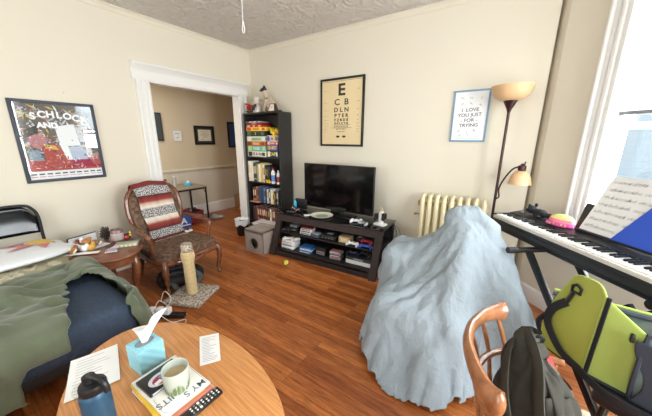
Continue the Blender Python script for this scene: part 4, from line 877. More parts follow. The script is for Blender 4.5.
for i, p in enumerate(path):
    sh = .03+.10*max(0, (1.1-p.z))*(1 if i > 24 else 0); 
    for k in range(nu_):
        u = k/(nu_-1); y = -.25+.39*u+sh; vs.append((p.x+.006*math.sin(u*14+p.z*9)+.004*math.sin(u*31), y+.006*math.sin(p.z*22), p.z-(abs(u-.5)*.06 if 12 < i < 34 else 0))); uvs.append((u, max(0, (LN[i]-L0)/(LN[-1]-L0))))
m.add(vs, [(i*nu_+k, i*nu_+k+1, (i+1)*nu_+k+1, (i+1)*nu_+k) for i in range(len(path)-1) for k in range(nu_-1)])
o = m.build('serape_blanket', sermat(), smooth=80); o.location = (AX, AY, 0); o.rotation_euler = (0, 0, math.radians(2))
ul = o.data.uv_layers.new(name='UVMap')
for lp in o.data.loops: ul.data[lp.index].uv = uvs[lp.vertex_index]
subd(o, 1, .008, 0); tag(o, 'red white and black striped woven blanket draped over the armchair back', 'blanket')
m = MB()
for k in range(22): u = k/21; m.tube([(-.13, -.25+.39*u+.094, .462), (-.095, -.25+.39*u+.096+.006*math.sin(k*5), .452+.0)], .0025, 4)
f_ = m.build('fringe', P((230, 222, 210)), o)
m = MB().box((0, 0, .012), (.05, .08, .02), bev=.004); m.box((0, -.01, .035), (.03, .03, .03), bev=.01, mi=1); solo('small_gadget', m, [WPL, BPL], 'small black and white object on the armchair seat beside the striped blanket', 'gadget', (AX-.12, AY+.235, .468))

# ------------------------------------------------------------------ end table
ZE = .58; TX, TY = -3.20, .86
t = thing('end_table', 'oval dark wooden end table with curved legs between couch and armchair', 'side table', (TX, TY, 0))
DKW = wood('cherry_wood', (104, 58, 38), (140, 84, 54), (10, 2, 10), .28, .4)
MB().lathe([(.0, ZE-.03), (.9, ZE-.03), (.97, ZE-.026), (1.0, ZE-.014), (.985, ZE-.003), (.96, ZE), (0, ZE)], seg=48, sx=.43, sy=.29).build('tabletop', DKW, t)
MB().lathe([(.86, ZE-.1), (.88, ZE-.1), (.88, ZE-.03), (.86, ZE-.03)], seg=40, sx=.45, sy=.28).build('apron', DKW, t)
for sx in (-1, 1):
    for sy in (-1, 1): MB().tube(spline([(sx*.29, sy*.12, ZE-.04), (sx*.33, sy*.13, ZE-.14), (sx*.29, sy*.12, .25), (sx*.27, sy*.11, .1), (sx*.32, sy*.125, .014)], 5), [.034]*5+[.038]*5+[.024]*5+[.017]*5+[.022], 10).build('leg', DKW, t)
# items on it
def et(px, py): return (TX+px, TY+py, ZE+.001)
t = thing('trinket_tray', 'clear open tray tilted behind the trinkets on the end table', 'tray', et(-.12, -.07), .25)
m = MB(); m.box((0, 0, .005), (.2, .24, .01), bev=.003); m.box((-.1, 0, .055), (.008, .24, .1)); m.box((0, -.12, .04), (.2, .008, .07)); m.build('tray', P((214, 216, 220), .2), t)
MB().tube([(-.1, -.12, .105), (-.1, .12, .105)], .006, 6).tube([(-.1, -.12, .105), (-.1, -.12, .01), (.1, -.12, .01)], .006, 6).build('rim', BPL, t)
rr = random.Random(12)
for k, (c, nm) in enumerate([((226, 220, 214), 'white'), ((190, 128, 60), 'orange'), ((232, 226, 220), 'cream'), ((170, 112, 56), 'amber'), ((236, 236, 236), 'pale'), ((150, 96, 60), 'brown'), ((206, 160, 70), 'yellow'), ((220, 214, 210), 'ivory'), ((150, 110, 90), 'tan'), ((120, 60, 50), 'maroon')]):
    x, y = [(-.02, -.1), (.08, -.14), (-.04, .02), (.06, -.03), (.10, -.06), (.03, -.09), (.12, -.02), (.01, -.03), (.02, .04), (-.05, -.04)][k]
    m = MB().ball((0, 0, .022), (.034, .024, .022), seg=12); m.ball((.02, .012, .04), (.016, .014, .014), seg=10); m.tube(spline([(-.03, 0, .02), (-.045, .02, .03), (-.03, .03, .012)], 4), .006, 6, mi=1)
    solo('trinket', m, [P(c, .35), P((236, 230, 222), .35)], '%s animal shaped trinket in the small pile on the end table' % nm, 'trinket', (TX-.10+x*1.1, TY-.08+y*1.1, ZE+.012+(.04 if k in (3, 7) else 0)), rr.uniform(0, 6), 'trinkets on the end table').scale = (1.15, 1.15, 1.45)
m = MB().box((0, 0, .002), (.26, .05, .004), bev=.001); solo('white_strip', m, PAPER, 'white strip of card lying in front of the trinkets on the end table', 'card', (TX+.06, TY-.18, ZE+.014), .9)
t = thing('pine_cone_ornament', 'dark spiky pine cone ornament at the back of the end table', 'ornament', et(-.24, .10))
m = MB().cyl((0, 0, 0), (0, 0, .11), .022, .012, 10)
for k in range(26):
    a_ = k*2.4; z = .02+.095*k/26; r = .062*(1-.5*k/26); m.tube([(0, 0, z), (r*.6*math.cos(a_), r*.6*math.sin(a_), z+.008), (r*math.cos(a_), r*math.sin(a_), z+.028)], [.012, .013, .002], 6)
m.build('spikes', P((62, 54, 52)), t)
t = thing('jar_candle', 'pinkish brown jar candle with a white label on the end table', 'candle', et(-.08, .15)); t.scale = (1.15, 1.15, 1.3)
MB().lathe([(.04, 0), (.046, .004), (.048, .095), (.044, .1), (.042, .095), (.04, .078), (0, .076)], seg=24).build('jar', P((128, 96, 92), .2), t)
jr_ = t.children[0] if len(t.children) else t
MB().lathe([(.049, .018), (.05, .02), (.05, .07), (.049, .072)], seg=24).build('paper_label', P((176, 160, 158)), jr_)
t = thing('toy_bird', 'dark round ornament with red and yellow patches beside the candle', 'ornament', et(-.06, .225), -.3)
m = MB().ball((0, 0, .034), (.036, .036, .034)); m.build('body', P((60, 34, 34)), t); m = MB().ball((.03, -.006, .034), (.012, .02, .018)).ball((.02, .028, .05), (.014, .012, .012), 1).ball((.01, .03, .075), (.009, .009, .012), 1); m.build('patches', [P((190, 50, 44)), P((230, 186, 60))], t)
t = thing('card_deck_box', 'long grey green box with pale teeth pattern near the end table edge', 'box', et(.13, .15), math.radians(60))
m = MB().box((0, 0, .015), (.19, .1, .03), bev=.004); m.build('box', P((168, 172, 154)), t); m = MB()
for k in range(5): m.box((-.07+.035*k, -.05, .014), (.02, .003, .018), bev=.001)
m.build('pale_marks', P((232, 222, 180)), t)
m = MB().ball((0, 0, .02), (.05, .034, .022)); m.ball((.02, .01, .035), (.03, .02, .014), 1)
for k in range(6): m.ball((-.04+.016*k, -.034, .012), (.007, .005, .007), 2)
solo('shell_ornament', m, [P((150, 140, 160), .3), P((186, 170, 180), .3), P((226, 216, 206))], 'lilac grey shell like ornament at the front of the end table', 'ornament', et(.20, -.0), 1.0)

# ------------------------------------------------------------------ scratching post
t = thing('scratching_post', 'beige rope scratching post on a speckled carpet base', 'scratching post', (-2.60, 1.35, 0), math.radians(24)); t.scale = (1.06, 1.06, 1.04)
CARP = mat('speckled_carpet', (206, 196, 182), .95, col2=(128, 112, 98), nscale=60, bump=.5, bscale=120)
MB().box((0, 0, .022), (.37, .37, .044), bev=.014).build('base', CARP, t)
m = MB(); pr = [(.042, .044)]
for k in range(46): z = .05+k*.0098; r = .048+(.012 if k > 33 else 0)*math.sin((k-33)/13*PI*.9); pr += [(r+.003, z), (r-.001, z+.0049)]
m.lathe(pr, seg=20); m.build('rope_column', mat('sisal', (206, 184, 140), .9, noise=.15, nscale=60, bump=.4, bscale=150), t)
MB().lathe([(.045, .5), (.05, .505), (.052, .555), (.044, .572), (0, .576)], seg=20).build('top_cap', CARP, t)
# backpack under the armchair
def blob(fn_r, nu=28, nv=16): return MB().grid(fn_r, nu, nv, cu=True)
BKM = mat('black_nylon', (34, 34, 38), .6, noise=.1, nscale=30, bump=.2, bscale=30)
t = thing('black_backpack', 'black backpack lying under the armchair', 'backpack', (-2.98, 1.44, 0), math.radians(70))
m = cushion(.24, .17, .085, seed=3, amp=.12); m.v = [(x, y, z+.09) for x, y, z in m.v]; m.build('body', BKM, t)
m = cushion(.15, .1, .04, seed=4, amp=.1); m.v = [(x-.02, y-.02, z+.17) for x, y, z in m.v]; m.build('front_pocket', BKM, t)
m = MB().tube(spline([(.12, -.1, .16), (.18, -.16, .1), (.1, -.2, .03), (-.05, -.2, .02), (-.1, -.16, .1)], 6), .012, 6, flat=2.2).tube(spline([(-.14, -.02, .2), (-.05, -.06, .225), (.08, -.05, .215)], 6), .012, 6, flat=1.8); m.build('strap', mat('grey_webbing', (74, 76, 80), .8), t)
# power strip with chargers
t = thing('power_strip', 'black power strip with white chargers plugged in on the floor by the couch', 'power strip', (-2.47, 1.02, 0), math.radians(35))
MB().box((0, 0, .02), (.34, .06, .04), bev=.008).build('strip', BPL, t)
for k in range(3): m = MB().box((-.13+.07*k, .0, .068), (.058, .062, .058), bev=.008); m.build('charger', WPL, t)
m = MB()
m.tube(spline([(-.12, .02, .07), (-.1, .08, .12), (-.02, .08, .05), (.0, .06, .005)], 7), .003, 6); m.tube(spline([(-.06, -.02, .07), (-.02, -.08, .09), (.1, -.1, .02), (.2, -.05, .004), (.22, -.3, .004)], 7), .003, 6); m.tube(spline([(0, 0, .085), (.03, .05, .16), (-.04, .08, .22), (-.1, .1, .1)], 7), .003, 6)
m.build('charging_cable', WPL, t)

# ------------------------------------------------------------------ couch (navy futon) with cushions
FX0, FX1, FYB, FYA, FZ = -3.66, -2.08, .69, -1.15, .50
t = thing('navy_sofa', 'navy blue futon sofa along the left wall under a green blanket', 'sofa', ((FX0+FX1)/2, (FYA+FYB)/2, 0))
NAVY = mat('navy_ribbed_fabric', (54, 68, 88), .85, noise=.16, nscale=45, bump=.3, bscale=120)
hx, hy = (FX1-FX0)/2, (FYB-FYA)/2
MB().box((0, 0, .375), (2*hx, 2*hy, .25), bev=.07).build('mattress', NAVY, t)
MB().box((0, 0, .215), (2*hx-.1, 2*hy-.1, .07), bev=.01).build('frame', BLACK, t)
for sx in (-1, 1):
    for sy in (-1, 1): MB().cyl((sx*(hx-.12), sy*(hy-.12), 0), (sx*(hx-.12), sy*(hy-.12), .19), .022, .03, 12).build('leg', BLACK, t)
# metal folding chair against the wall
t = thing('folding_chair', 'folded black metal chair with a glossy rounded back standing behind the pillows', 'chair', (-3.78, .33, 0), 0)
GB = mat('gloss_black_metal', (20, 22, 26), .16, .3)
def fcb(y, z): return (-.03-.08*(z-.7), y, z)
sh_ = [(-.235, .70), (.235, .70), (.235, .88), (.205, .955), (.14, .985), (-.14, .985), (-.205, .955), (-.235, .88)]
sm_ = [(y, z) for y, z in sh_]
m = MB(); n = 20
def fb(u, v):
    y = -.228+.456*u; ztop = .975-.12*max(0, abs(2*u-1)-.55)**2*5; z = .705+(ztop-.705)*v; return (fcb(y, z)[0]-.012*(1-(2*u-1)**2)-.01*math.sin(PI*v), y, z)
m.grid(fb, n, 10); o = m.build('backrest', GB, t); subd(o, 0, .004)
pp = [fcb(-.235, .0), fcb(-.235, .72), fcb(-.235, .86), fcb(-.21, .94), fcb(-.14, .985), fcb(.14, .985), fcb(.21, .94), fcb(.235, .86), fcb(.235, .72), fcb(.235, .0)]
m = MB().tube([fcb(-.235, .01)]+spline(pp[1:-1], 5)+[fcb(.235, .01)], .0135, 10); m.build('frame', BMET, t)
m = MB().cyl(fcb(.15, .93), (fcb(.15, .93)[0]+.012, .15, .93), .006, .006, 8); m.build('rivet', BMET, t)
m = MB().box((.035, 0, .42), (.02, .36, .38), bev=.008); m.build('seat', GB, t)
for y in (-.2, .2): MB().tube([(.03, y, .62), (.06, y, .01)], .011, 8).build('leg', BMET, t)
# camouflage patterned pillow and white print pillow
m = cushion(.30, .36, .055, seed=8, amp=.15)
FLOR = mat('floral_fabric', (196, 182, 150), .9, col2=(116, 98, 74), nscale=9, bump=.1)
r_ = [n_ for n_ in FLOR.node_tree.nodes if n_.type == 'VALTORGB'][0]; e = r_.color_ramp.elements.new(.5); e.color = lin((150, 146, 120)); e = r_.color_ramp.elements.new(.56); e.color = lin((214, 206, 180)); r_.color_ramp.elements[0].position = .3; r_.color_ramp.elements[-1].position = .7
solo('floral_pillow', m, FLOR, 'brown and cream floral pillow beneath the white pillow on the sofa', 'pillow', (-3.33, .30, FZ+.05), .12, rot=(0, 0, .12))
t = thing('white_pillow', 'white pillow with pink triangles and a yellow sun on the sofa', 'pillow', (-3.38, .25, FZ+.145)); t.rotation_euler = (0, -.02, .1)
m = cushion(.31, .40, .042, seed=6, amp=.14); m.build('pillow', mat('white_cotton', (226, 230, 234), .85, bump=.1, bscale=14), t)
def on_top(x, y): return .046*.97*(1-.35*max(abs(x/.31), abs(y/.38))**3)*(1-.9*max(abs(x/.31), abs(y/.38))**6)+.006
def patch(name, poly, col):
    c = (sum(p[0] for p in poly)/len(poly), sum(p[1] for p in poly)/len(poly)); m = MB(); n = 6; L = len(poly); dn = []
    for i in range(L):
        a_, b_ = poly[i], poly[(i+1) % L]
        for k in range(5): dn.append((a_[0]+(b_[0]-a_[0])*k/5, a_[1]+(b_[1]-a_[1])*k/5))
    m.grid(lambda u, v: (lambda p: (c[0]+(p[0]-c[0])*v, c[1]+(p[1]-c[1])*v, on_top(c[0]+(p[0]-c[0])*v, c[1]+(p[1]-c[1])*v)))(dn[int(round(u*len(dn))) % len(dn)]), len(dn), n, cu=True)
    m.build(name, P(col, .85), t)
S0 = (-.13, .26)
patch('sun_patch', [(S0[0]+.12*math.cos(a_), S0[1]+.095*math.sin(a_)) for a_ in [k*2*PI/14 for k in range(14)]], (226, 196, 110))
for a_, l in ((-.15, .17), (-1.0, .19), (-1.8, .17), (.9, .15)):
    q = lambda r, d: (max(-.27, min(.27, S0[0]+r*math.cos(a_+d))), max(-.34, min(.34, S0[1]+r*math.sin(a_+d)))); patch('triangle_patch', [q(.115, -.45), q(.115+l, 0), q(.115, .45)], (206, 130, 134))
# green blanket
nu, nv = 84, 92; sp_x = .031; sp_y = .027
gx = -4.02+np.arange(nu)*sp_x*.985; gy = -1.16+np.arange(nv)*sp_y*.90
XX, YY = np.meshgrid(gx, gy, indexing='ij')
P0 = np.stack([XX, YY, .70+.10*np.sin(XX*9+YY*4)*np.sin(YY*11-XX*5)+.05*np.sin(XX*21-YY*13)], -1)
keep = ~((XX > -2.66) & (YY > .44-.19*(XX+2.68)) & (YY < np.minimum(.60, .45+.8*(XX+2.66)))) & ~((XX < -3.10) & (YY > .02)) & ~((XX > -1.9) & (YY < .8) & (YY > .1)) & (XX < -1.74)
keep &= ~((XX > -1.95) & (YY > .5)) | (YY > .62)
cols = [('box', ((FX0+FX1)/2, (FYA+FYB)/2, .33), (hx, hy, .17), 0, .06), ('box', (-3.36, .36, .5), (.30, .34, .12), .1, .08), ('cap', (-3.1, -.3, .52), (-2.66, .12, .55), .07), ('cap', (-3.2, -.5, .51), (-2.2, -.2, .51), .06), ('cap', (-2.9, .60, .51), (-2.3, .60, .51), .05)]
X = drape(P0, keep, cols, steps=100, iters=8, thick=.014, bend=.06, fric=1.0, seed=2, rest=(sp_x, sp_y))
for i in range(nu):
    for j in range(nv):
        if X[i, j, 2] < .05 and X[i, j, 0] > -1.95 or X[i, j, 0] < -3.9 or (X[i, j, 1] > .80 and X[i, j, 0] < -2.75): keep[i, j] = False
X = crumple(X, keep, .055, ((2.6, 1), (5.5, .55), (12, .2)), .1, 6, (1.3, .8, 1))
X[..., 2] += np.where(X[..., 2] > .3, .028, 0); X[..., 0] += np.where(X[..., 0] > -2.13, .02, 0)
o = cloth_mb(X, keep).build('green_blanket', mat('olive_fleece', (90, 98, 76), .95, noise=.08, nscale=12, sheen=.3, bump=.15, bscale=50), smooth=180)
subd(o, 1, .012, 1); tag(o, 'olive green fleece blanket rumpled over the navy sofa and hanging to the floor', 'blanket')

# ------------------------------------------------------------------ coffee table and its things
CX, CY, CZ, CA = -1.17, .447, .47, math.radians(-4)
t = thing('coffee_table', 'oval golden oak coffee table in the foreground', 'coffee table', (CX, CY, 0), CA)
OAK = wood('oak_wood', (184, 120, 66), (212, 152, 94), (.8, 26, 26), .33, .25)
MB().lathe([(0, CZ-.032), (.93, CZ-.032), (.97, CZ-.03), (.992, CZ-.022), (1, CZ-.014), (.996, CZ-.006), (.985, CZ-.001), (.975, CZ), (0, CZ)], seg=72, sx=.668, sy=.385).build('tabletop', OAK, t)
MB().lathe([(.76, CZ-.09), (.79, CZ-.09), (.79, CZ-.03), (.76, CZ-.03)], seg=48, sx=.668, sy=.385).build('apron', OAK, t)
for sx in (-1, 1):
    for sy in (-1, 1): MB().lathe([(.016, 0), (.02, .02), (.024, .2), (.032, .3), (.026, .32), (.032, .34), (.032, CZ-.03)], (sx*.36, sy*.19, 0), 16).build('leg', OAK, t)
def sheet(name, pts, z, lines, label, cat, seed, curl=.004, head=True):
    """paper with corners pts (plan, order bl br tr tl), printed lines"""
    c = Vector((sum(p[0] for p in pts)/4, sum(p[1] for p in pts)/4, z)); q = [Vector((p[0]-c.x, p[1]-c.y, 0)) for p in pts]; rr = random.Random(seed)
    def bil(u, v): a_ = q[0].lerp(q[1], u); b_ = q[3].lerp(q[2], u); r = a_.lerp(b_, v); r.z = .001+curl*(abs(2*u-1)**3+abs(2*v-1)**3)*.5; return r
    m = MB().grid(lambda u, v: bil(u, v), 12, 12)
    for k in range(lines):
        v = .1+.8*k/max(1, lines-1); u0 = .1+rr.uniform(0, .05); u1 = u0+rr.uniform(.3, .75)
        a_, b_ = bil(u0, v), bil(min(.93, u1), v); d_ = (q[3]-q[0]).normalized()*.0016; zz = Vector((0, 0, .0006)); m.add([a_-d_+zz, b_-d_+zz, b_+d_+zz, a_+d_+zz], [(0, 1, 2, 3)], 1)
    o = m.build(name, [PAPER, P((166, 166, 172))]); o.location = c; return tag(o, label, cat)
ZC = CZ+.0012
sheet('printed_letter', [(-1.50, .15), (-1.44, .345), (-1.73, .435), (-1.785, .245)], ZC, 12, 'white printed letter lying behind the blue bottle on the coffee table', 'paper', 3)
sheet('receipt_card', [(-1.195, .61), (-1.14, .695), (-1.335, .82), (-1.40, .735)], ZC, 16, 'small white printed card lying alone toward the far edge of the coffee table', 'paper', 5, .002)
t = thing('tissue_box', 'light blue cube tissue box with a white tissue sticking out', 'tissue box', (-1.437, .470, CZ+.0015), math.radians(4))
TB_ = mat('tissue_card', (150, 208, 222), .6); nt = TB_.node_tree; tc = nt.nodes['Texture Coordinate']; mp = nt.nodes.new('ShaderNodeMapping'); mp.inputs['Rotation'].default_value = (.78, 0, .78); mp.inputs['Scale'].default_value = (60, 60, 60); ck = nt.nodes.new('ShaderNodeTexChecker'); ck.inputs['Scale'].default_value = 1; ck.inputs['Color1'].default_value = lin((154, 212, 226)); ck.inputs['Color2'].default_value = lin((138, 200, 216))
nt.links.new(tc.outputs['Object'], mp.inputs['Vector']); nt.links.new(mp.outputs['Vector'], ck.inputs['Vector']); nt.links.new(ck.outputs['Color'], nt.nodes['Principled BSDF'].inputs['Base Color'])
MB().box((0, 0, .0665), (.118, .124, .133), bev=.003).build('carton', TB_, t)
MB().lathe([(0, .1335), (1, .1335), (1, .1345), (0, .1345)], seg=24, sx=.03, sy=.045).build('opening', P((120, 130, 136)), t)
def tis(u, v):
    a_ = 2*PI*u; r = (.016+.030*v)*(1+.55*v*math.cos(3*a_+1.2)+.25*v*math.cos(7*a_)); w_ = .45+.55*v**.5
    return (r*math.cos(a_)*.7*w_-.01*v, r*math.sin(a_)*1.35*w_+.035*v, .125+.095*v+.022*v*math.cos(a_-1.0)+.010*v*math.cos(3*a_))
m = MB().grid(tis, 60, 14, cu=True)
subd(m.build('tissue', P((240, 241, 243), .9), t), 1, .0015)
# stack of books, game case, mug, remote
m = MB().box((0, 0, .011), (.30, .215, .022), bev=.002); m.box((0, 0, .011), (.296, .219, .016), mi=1); solo('magazine', m, [P((188, 120, 100)), PAPER], 'pink brown edged book at the bottom of the coffee table stack', 'book', (-1.165, .458, CZ+.0012), math.radians(1), 'stack of books on the coffee table')
m = MB().box((0, 0, .004), (.29, .20, .008), bev=.001); solo('notebook', m, P((222, 184, 60)), 'thin yellow notebook between the two books of the stack', 'book', (-1.180, .442, CZ+.0235), math.radians(-2), 'stack of books on the coffee table')
m = MB().box((0, 0, .006), (.30, .205, .012), bev=.001); TT = lambda x, y: frame_axes((x, y, .0125), (0, -1, 0), (1, 0, 0))
m.text('SUITS', .046, TT(.080, -.045), 1, bold=.0002); m.text('MY S', .046, TT(.120, .045), 1, bold=.0002)
m.tube([(.03, -.09, .0124), (.12, -.095, .0124), (.14, -.08, .0124)], .0008, 4, mi=1); m.box((-.0, .097, .0124), (.28, .001, .0006), mi=1)
solo('white_book', m, [P((236, 234, 226), .4), P((104, 122, 136))], 'white book with large upside down dark blue letters on top of the stack', 'book', (-1.178, .458, CZ+.0325), math.radians(1), 'stack of books on the coffee table')
m = MB().box((0, 0, .0085), (.125, .17, .017), bev=.002, mi=0); m.box((.062, 0, .0085), (.002, .15, .008), mi=1); T_ = Matrix.Translation((.012, -.01, .0176))
m.lathe([(0, 0), (.045, 0), (.045, .0008), (0, .0008)], (0, 0, 0), 24, 1, T_, sx=.9, sy=1.2); m.lathe([(0, 0), (.036, 0), (.036, .0012), (0, .0012)], (0.004, 0, 0), 20, 2, T_, sx=.8, sy=1.1); m.box((-.01, .02, .0015), (.03, .05, .001), mi=3, M=T_, rz=.4); m.box((.015, -.02, .0018), (.02, .03, .001), mi=4, M=T_, rz=.2)
solo('game_case', m, [P((30, 30, 34), .3), P((206, 206, 210), .3), P((150, 40, 60), .3), P((110, 130, 160), .3), P((240, 236, 236), .3)], 'black game case with a round red and white picture beside the mug', 'game case', (-1.232, .447, CZ+.0455), math.radians(3))
t = thing('mug', 'pale mug with green plants painted low and milky drink inside', 'mug', (-1.122, .462, CZ+.0455), math.radians(140)); t.scale = (1.18, 1.18, 1.06)
MUG = P((186, 194, 184), .3)
MB().lathe([(0, 0), (.036, 0), (.041, .004), (.0445, .05), (.047, .104), (.0455, .106), (.0435, .104), (.041, .05), (.037, .012), (0, .01)], seg=36).build('cup', MUG, t)
MB().lathe([(0, .068), (.0412, .068), (0, .0685)], seg=28).build('drink', P((186, 164, 124), .3), t)
MB().tube(spline([(.045, 0, .085), (.07, 0, .08), (.075, 0, .05), (.06, 0, .028), (.043, 0, .03)], 5), .006, 8).build('handle', MUG, t)
m = MB(); rr = random.Random(2)
for k in range(40):
    a_ = rr.uniform(1.2, 5.6); h_ = .012+.035*abs(math.sin(a_*2.3)); z0 = .006; q = lambda a, z, d=.0012: ((.0415+.055*z+d)*math.cos(a), (.0415+.055*z+d)*math.sin(a), z)
    m.add([q(a_-.05, z0), q(a_+.05, z0), q(a_+.09, h_*.6), q(a_, h_+.008), q(a_-.09, h_*.6)], [(0, 1, 2, 3, 4)], k % 2)
m.build('painted_plants', [P((110, 128, 84)), P((150, 160, 120))], t, smooth=0)
t = thing('remote_control', 'long black remote control with white keys beside the book stack', 'remote', (-.985, .475, CZ+.0012), math.radians(0))
MB().box((0, 0, .009), (.046, .215, .018), bev=.006).build('body', BPL, t)
for k in range(8):
    for j in range(3):
        m = MB().cyl((-.014+.014*j, .09-.017*k, .017), (-.014+.014*j, .09-.017*k, .0195), .0042, seg=8) if not (k in (5,)) else MB().box((-.014+.014*j, .09-.017*k, .018), (.011, .01, .004), bev=.001)
        m.build('button', WPL if (k+j) % 3 else GREY, t)
t = thing('water_bottle', 'dark blue metal water bottle with black spout lid in the foreground', 'bottle', (-1.205, .205, CZ+.0012), math.radians(20)); t.scale = (1.28, 1.28, 1.05)
MB().lathe([(0, 0), (.034, 0), (.0375, .004), (.038, .01), (.038, .185), (.036, .2), (.031, .207), (.031, .212), (0, .212)], seg=40).build('body', mat('blue_powder_coat', (44, 82, 110), .4, .2), t)
m = MB().lathe([(.033, .205), (.0345, .207), (.0345, .228), (.032, .236), (.02, .24), (0, .24)], seg=32); m.cyl((-.01, 0, .236), (-.01, 0, .262), .017, .016, 20); lid = m.build('lid', BPL, t)
m = MB().tube(spline([(-.01, 0, .262), (.012, 0, .268), (.038, 0, .262), (.052, 0, .245), (.054, 0, .215)], 6), .008, 8, flat=1.0); m.build('carry_loop', BPL, lid)
t = thing('glass_jar', 'clear glass of orange nuts half hidden behind the blue bottle', 'jar', (-1.385, .215, CZ+.0012))
MB().lathe([(.0, 0), (.042, .002), (.046, .01), (.048, .11), (.046, .112), (.044, .11), (.042, .012), (0, .006)], seg=28).build('glass', GLASS, t)
m = MB(); rr = random.Random(7)
for k in range(60):
    r = .035*math.sqrt(rr.random()); a_ = rr.uniform(0, 6.28); m.ball((r*math.cos(a_), r*math.sin(a_), .014+rr.uniform(0, .055)), (.009, .007, .007), seg=6, rot=(rr.uniform(0, 3), 0, rr.uniform(0, 3)))
o = m.build('nuts', P((200, 120, 60)), t); o['kind'] = 'stuff'

# ------------------------------------------------------------------ blanket covered armchair (the blanket hides the chair beneath it)
cols = [('cap', (-.31, 2.45, .97), (-.28, 2.46, .2), (.075, .15)), ('cap', (-.13, 2.52, .98), (-.10, 2.50, .2), (.075, .19)), ('cap', (-.31, 2.45, .98), (-.13, 2.52, .99), .08),
        ('box', (-.64, 2.42, .325), (.22, .19, .325), .05, .07),
        ('box', (-.42, 2.02, .20), (.34, .28, .22), 0, .10),
        ('cap', (-.25, 2.42, .92), (-.22, 2.02, .56), (.07, .06)), ('cap', (-.22, 2.02, .56), (-.28, 1.68, .14), (.06, .09)),
        ('cap', (-.05, 2.46, .72), (.12, 2.20, .40), (.10, .10)), ('cap', (.12, 2.20, .40), (.14, 2.05, .08), (.10, .14))]
nu, nv = 104, 104; sx_ = .0205; sy_ = .0205
ang = math.radians(32); uu = (np.arange(nu)-(nu-1)/2)*sx_*.93; vv = (np.arange(nv)-(nv-1)/2)*sy_*.93
UU, VV = np.meshgrid(uu, vv, indexing='ij'); cs, sn = math.cos(ang), math.sin(ang)
XX = -.28+UU*cs-VV*sn; YY = 2.14+UU*sn+VV*cs
P0 = np.stack([XX, YY, 1.09+.045*np.sin(UU*14+VV*3)*np.sin(VV*12-UU*4)+.02*np.sin(UU*31-VV*17)], -1); keep = np.ones((nu, nv), bool)
X = drape(P0, keep, cols, steps=130, iters=9, thick=.014, bend=.10, fric=.75, seed=4, rest=(sx_, sy_))
HEM = [(-.93, 2.72), (-.90, 2.1), (-.84, 1.74), (-.66, 1.50), (-.47, 1.39), (-.20, 1.43), (-.06, 1.58), (.10, 1.80), (.36, 2.10), (.34, 2.24), (.22, 2.40), (.06, 2.66), (0, 2.78), (-.2, 2.88), (-.6, 2.88)]
def inside(px, py):
    r = False; n_ = len(HEM)
    for i in range(n_):
        (x1, y1), (x2, y2) = HEM[i], HEM[(i+1) % n_]
        if (y1 > py) != (y2 > py) and px < (x2-x1)*(py-y1)/(y2-y1)+x1: r = not r
    return r
for i in range(nu):
    for j in range(nv):
        if not inside(X[i, j, 0], X[i, j, 1]): keep[i, j] = False
def radial(x):
    dx, dy = x[..., 0]+.22, x[..., 1]-2.42; r = np.hypot(dx, dy); a_ = np.arctan2(dy, dx)
    return np.stack([a_*.75, r*.45+.0*a_, x[..., 2]*.25], -1)
X = crumple(X, keep, .026, ((4, 1), (9, .45)), 0, 2, mapf=radial)
X = crumple(X, keep, .014, ((7, 1), (17, .6)), 0, 9, (1, .7, .6))
BLM = mat('pale_blue_cotton', (146, 157, 165), .85, noise=.04, nscale=3)
nt = BLM.node_tree; b_ = nt.nodes['Principled BSDF']; tc = nt.nodes['Texture Coordinate']; prevn = None
for sc_, ds_, st_, rt_ in ((6, .03, .35, (.4, .2, .5)), (16, .012, .35, (0, .6, 1.1)), (44, .004, .4, (.3, 0, .2))):
    mp = nt.nodes.new('ShaderNodeMapping'); mp.inputs['Rotation'].default_value = rt_; mp.inputs['Scale'].default_value = (1, 1.0, .45); nt.links.new(tc.outputs['Object'], mp.inputs['Vector'])
    n_ = nt.nodes.new('ShaderNodeTexNoise'); n_.inputs['Scale'].default_value = sc_; n_.inputs['Detail'].default_value = 2; n_.inputs['Distortion'].default_value = .8; nt.links.new(mp.outputs['Vector'], n_.inputs['Vector'])
    a_ = nt.nodes.new('ShaderNodeMath'); a_.operation = 'SUBTRACT'; a_.inputs[1].default_value = .5; nt.links.new(n_.outputs['Fac'], a_.inputs[0])
    c_ = nt.nodes.new('ShaderNodeMath'); c_.operation = 'ABSOLUTE'; nt.links.new(a_.outputs[0], c_.inputs[0])
    bp_ = nt.nodes.new('ShaderNodeBump'); bp_.invert = True; bp_.inputs['Distance'].default_value = ds_*3; bp_.inputs['Strength'].default_value = st_; nt.links.new(c_.outputs[0], bp_.inputs['Height'])
    if prevn: nt.links.new(prevn.outputs['Normal'], bp_.inputs['Normal'])
    prevn = bp_
nt.links.new(prevn.outputs['Normal'], b_.inputs['Normal'])
o = cloth_mb(X, keep).build('draped_blanket', BLM, smooth=180)
subd(o, 1, .012, 1); tag(o, 'pale blue grey quilted blanket draped over a chair in the middle of the room', 'blanket')
t = thing('covered_armchair', 'padded armchair completely covered by the pale blue blanket', 'armchair', (-.36, 2.15, 0))
UPH = P((110, 116, 124), .9)
MB().box((.13, .33, .5), (.22, .14, .92), rz=.36, bev=.06).build('backrest', UPH, t)
MB().box((-.24, .21, .30), (.44, .34, .54), rz=.1, bev=.07).build('side_cushion', UPH, t)
MB().box((0, -.09, .22), (.70, .60, .36), bev=.07).build('seat', UPH, t)
MB().tube([(.13, .22, .80), (.14, -.12, .46), (.10, -.4, .2)], [.04, .04, .05], 10).build('arm', UPH, t)

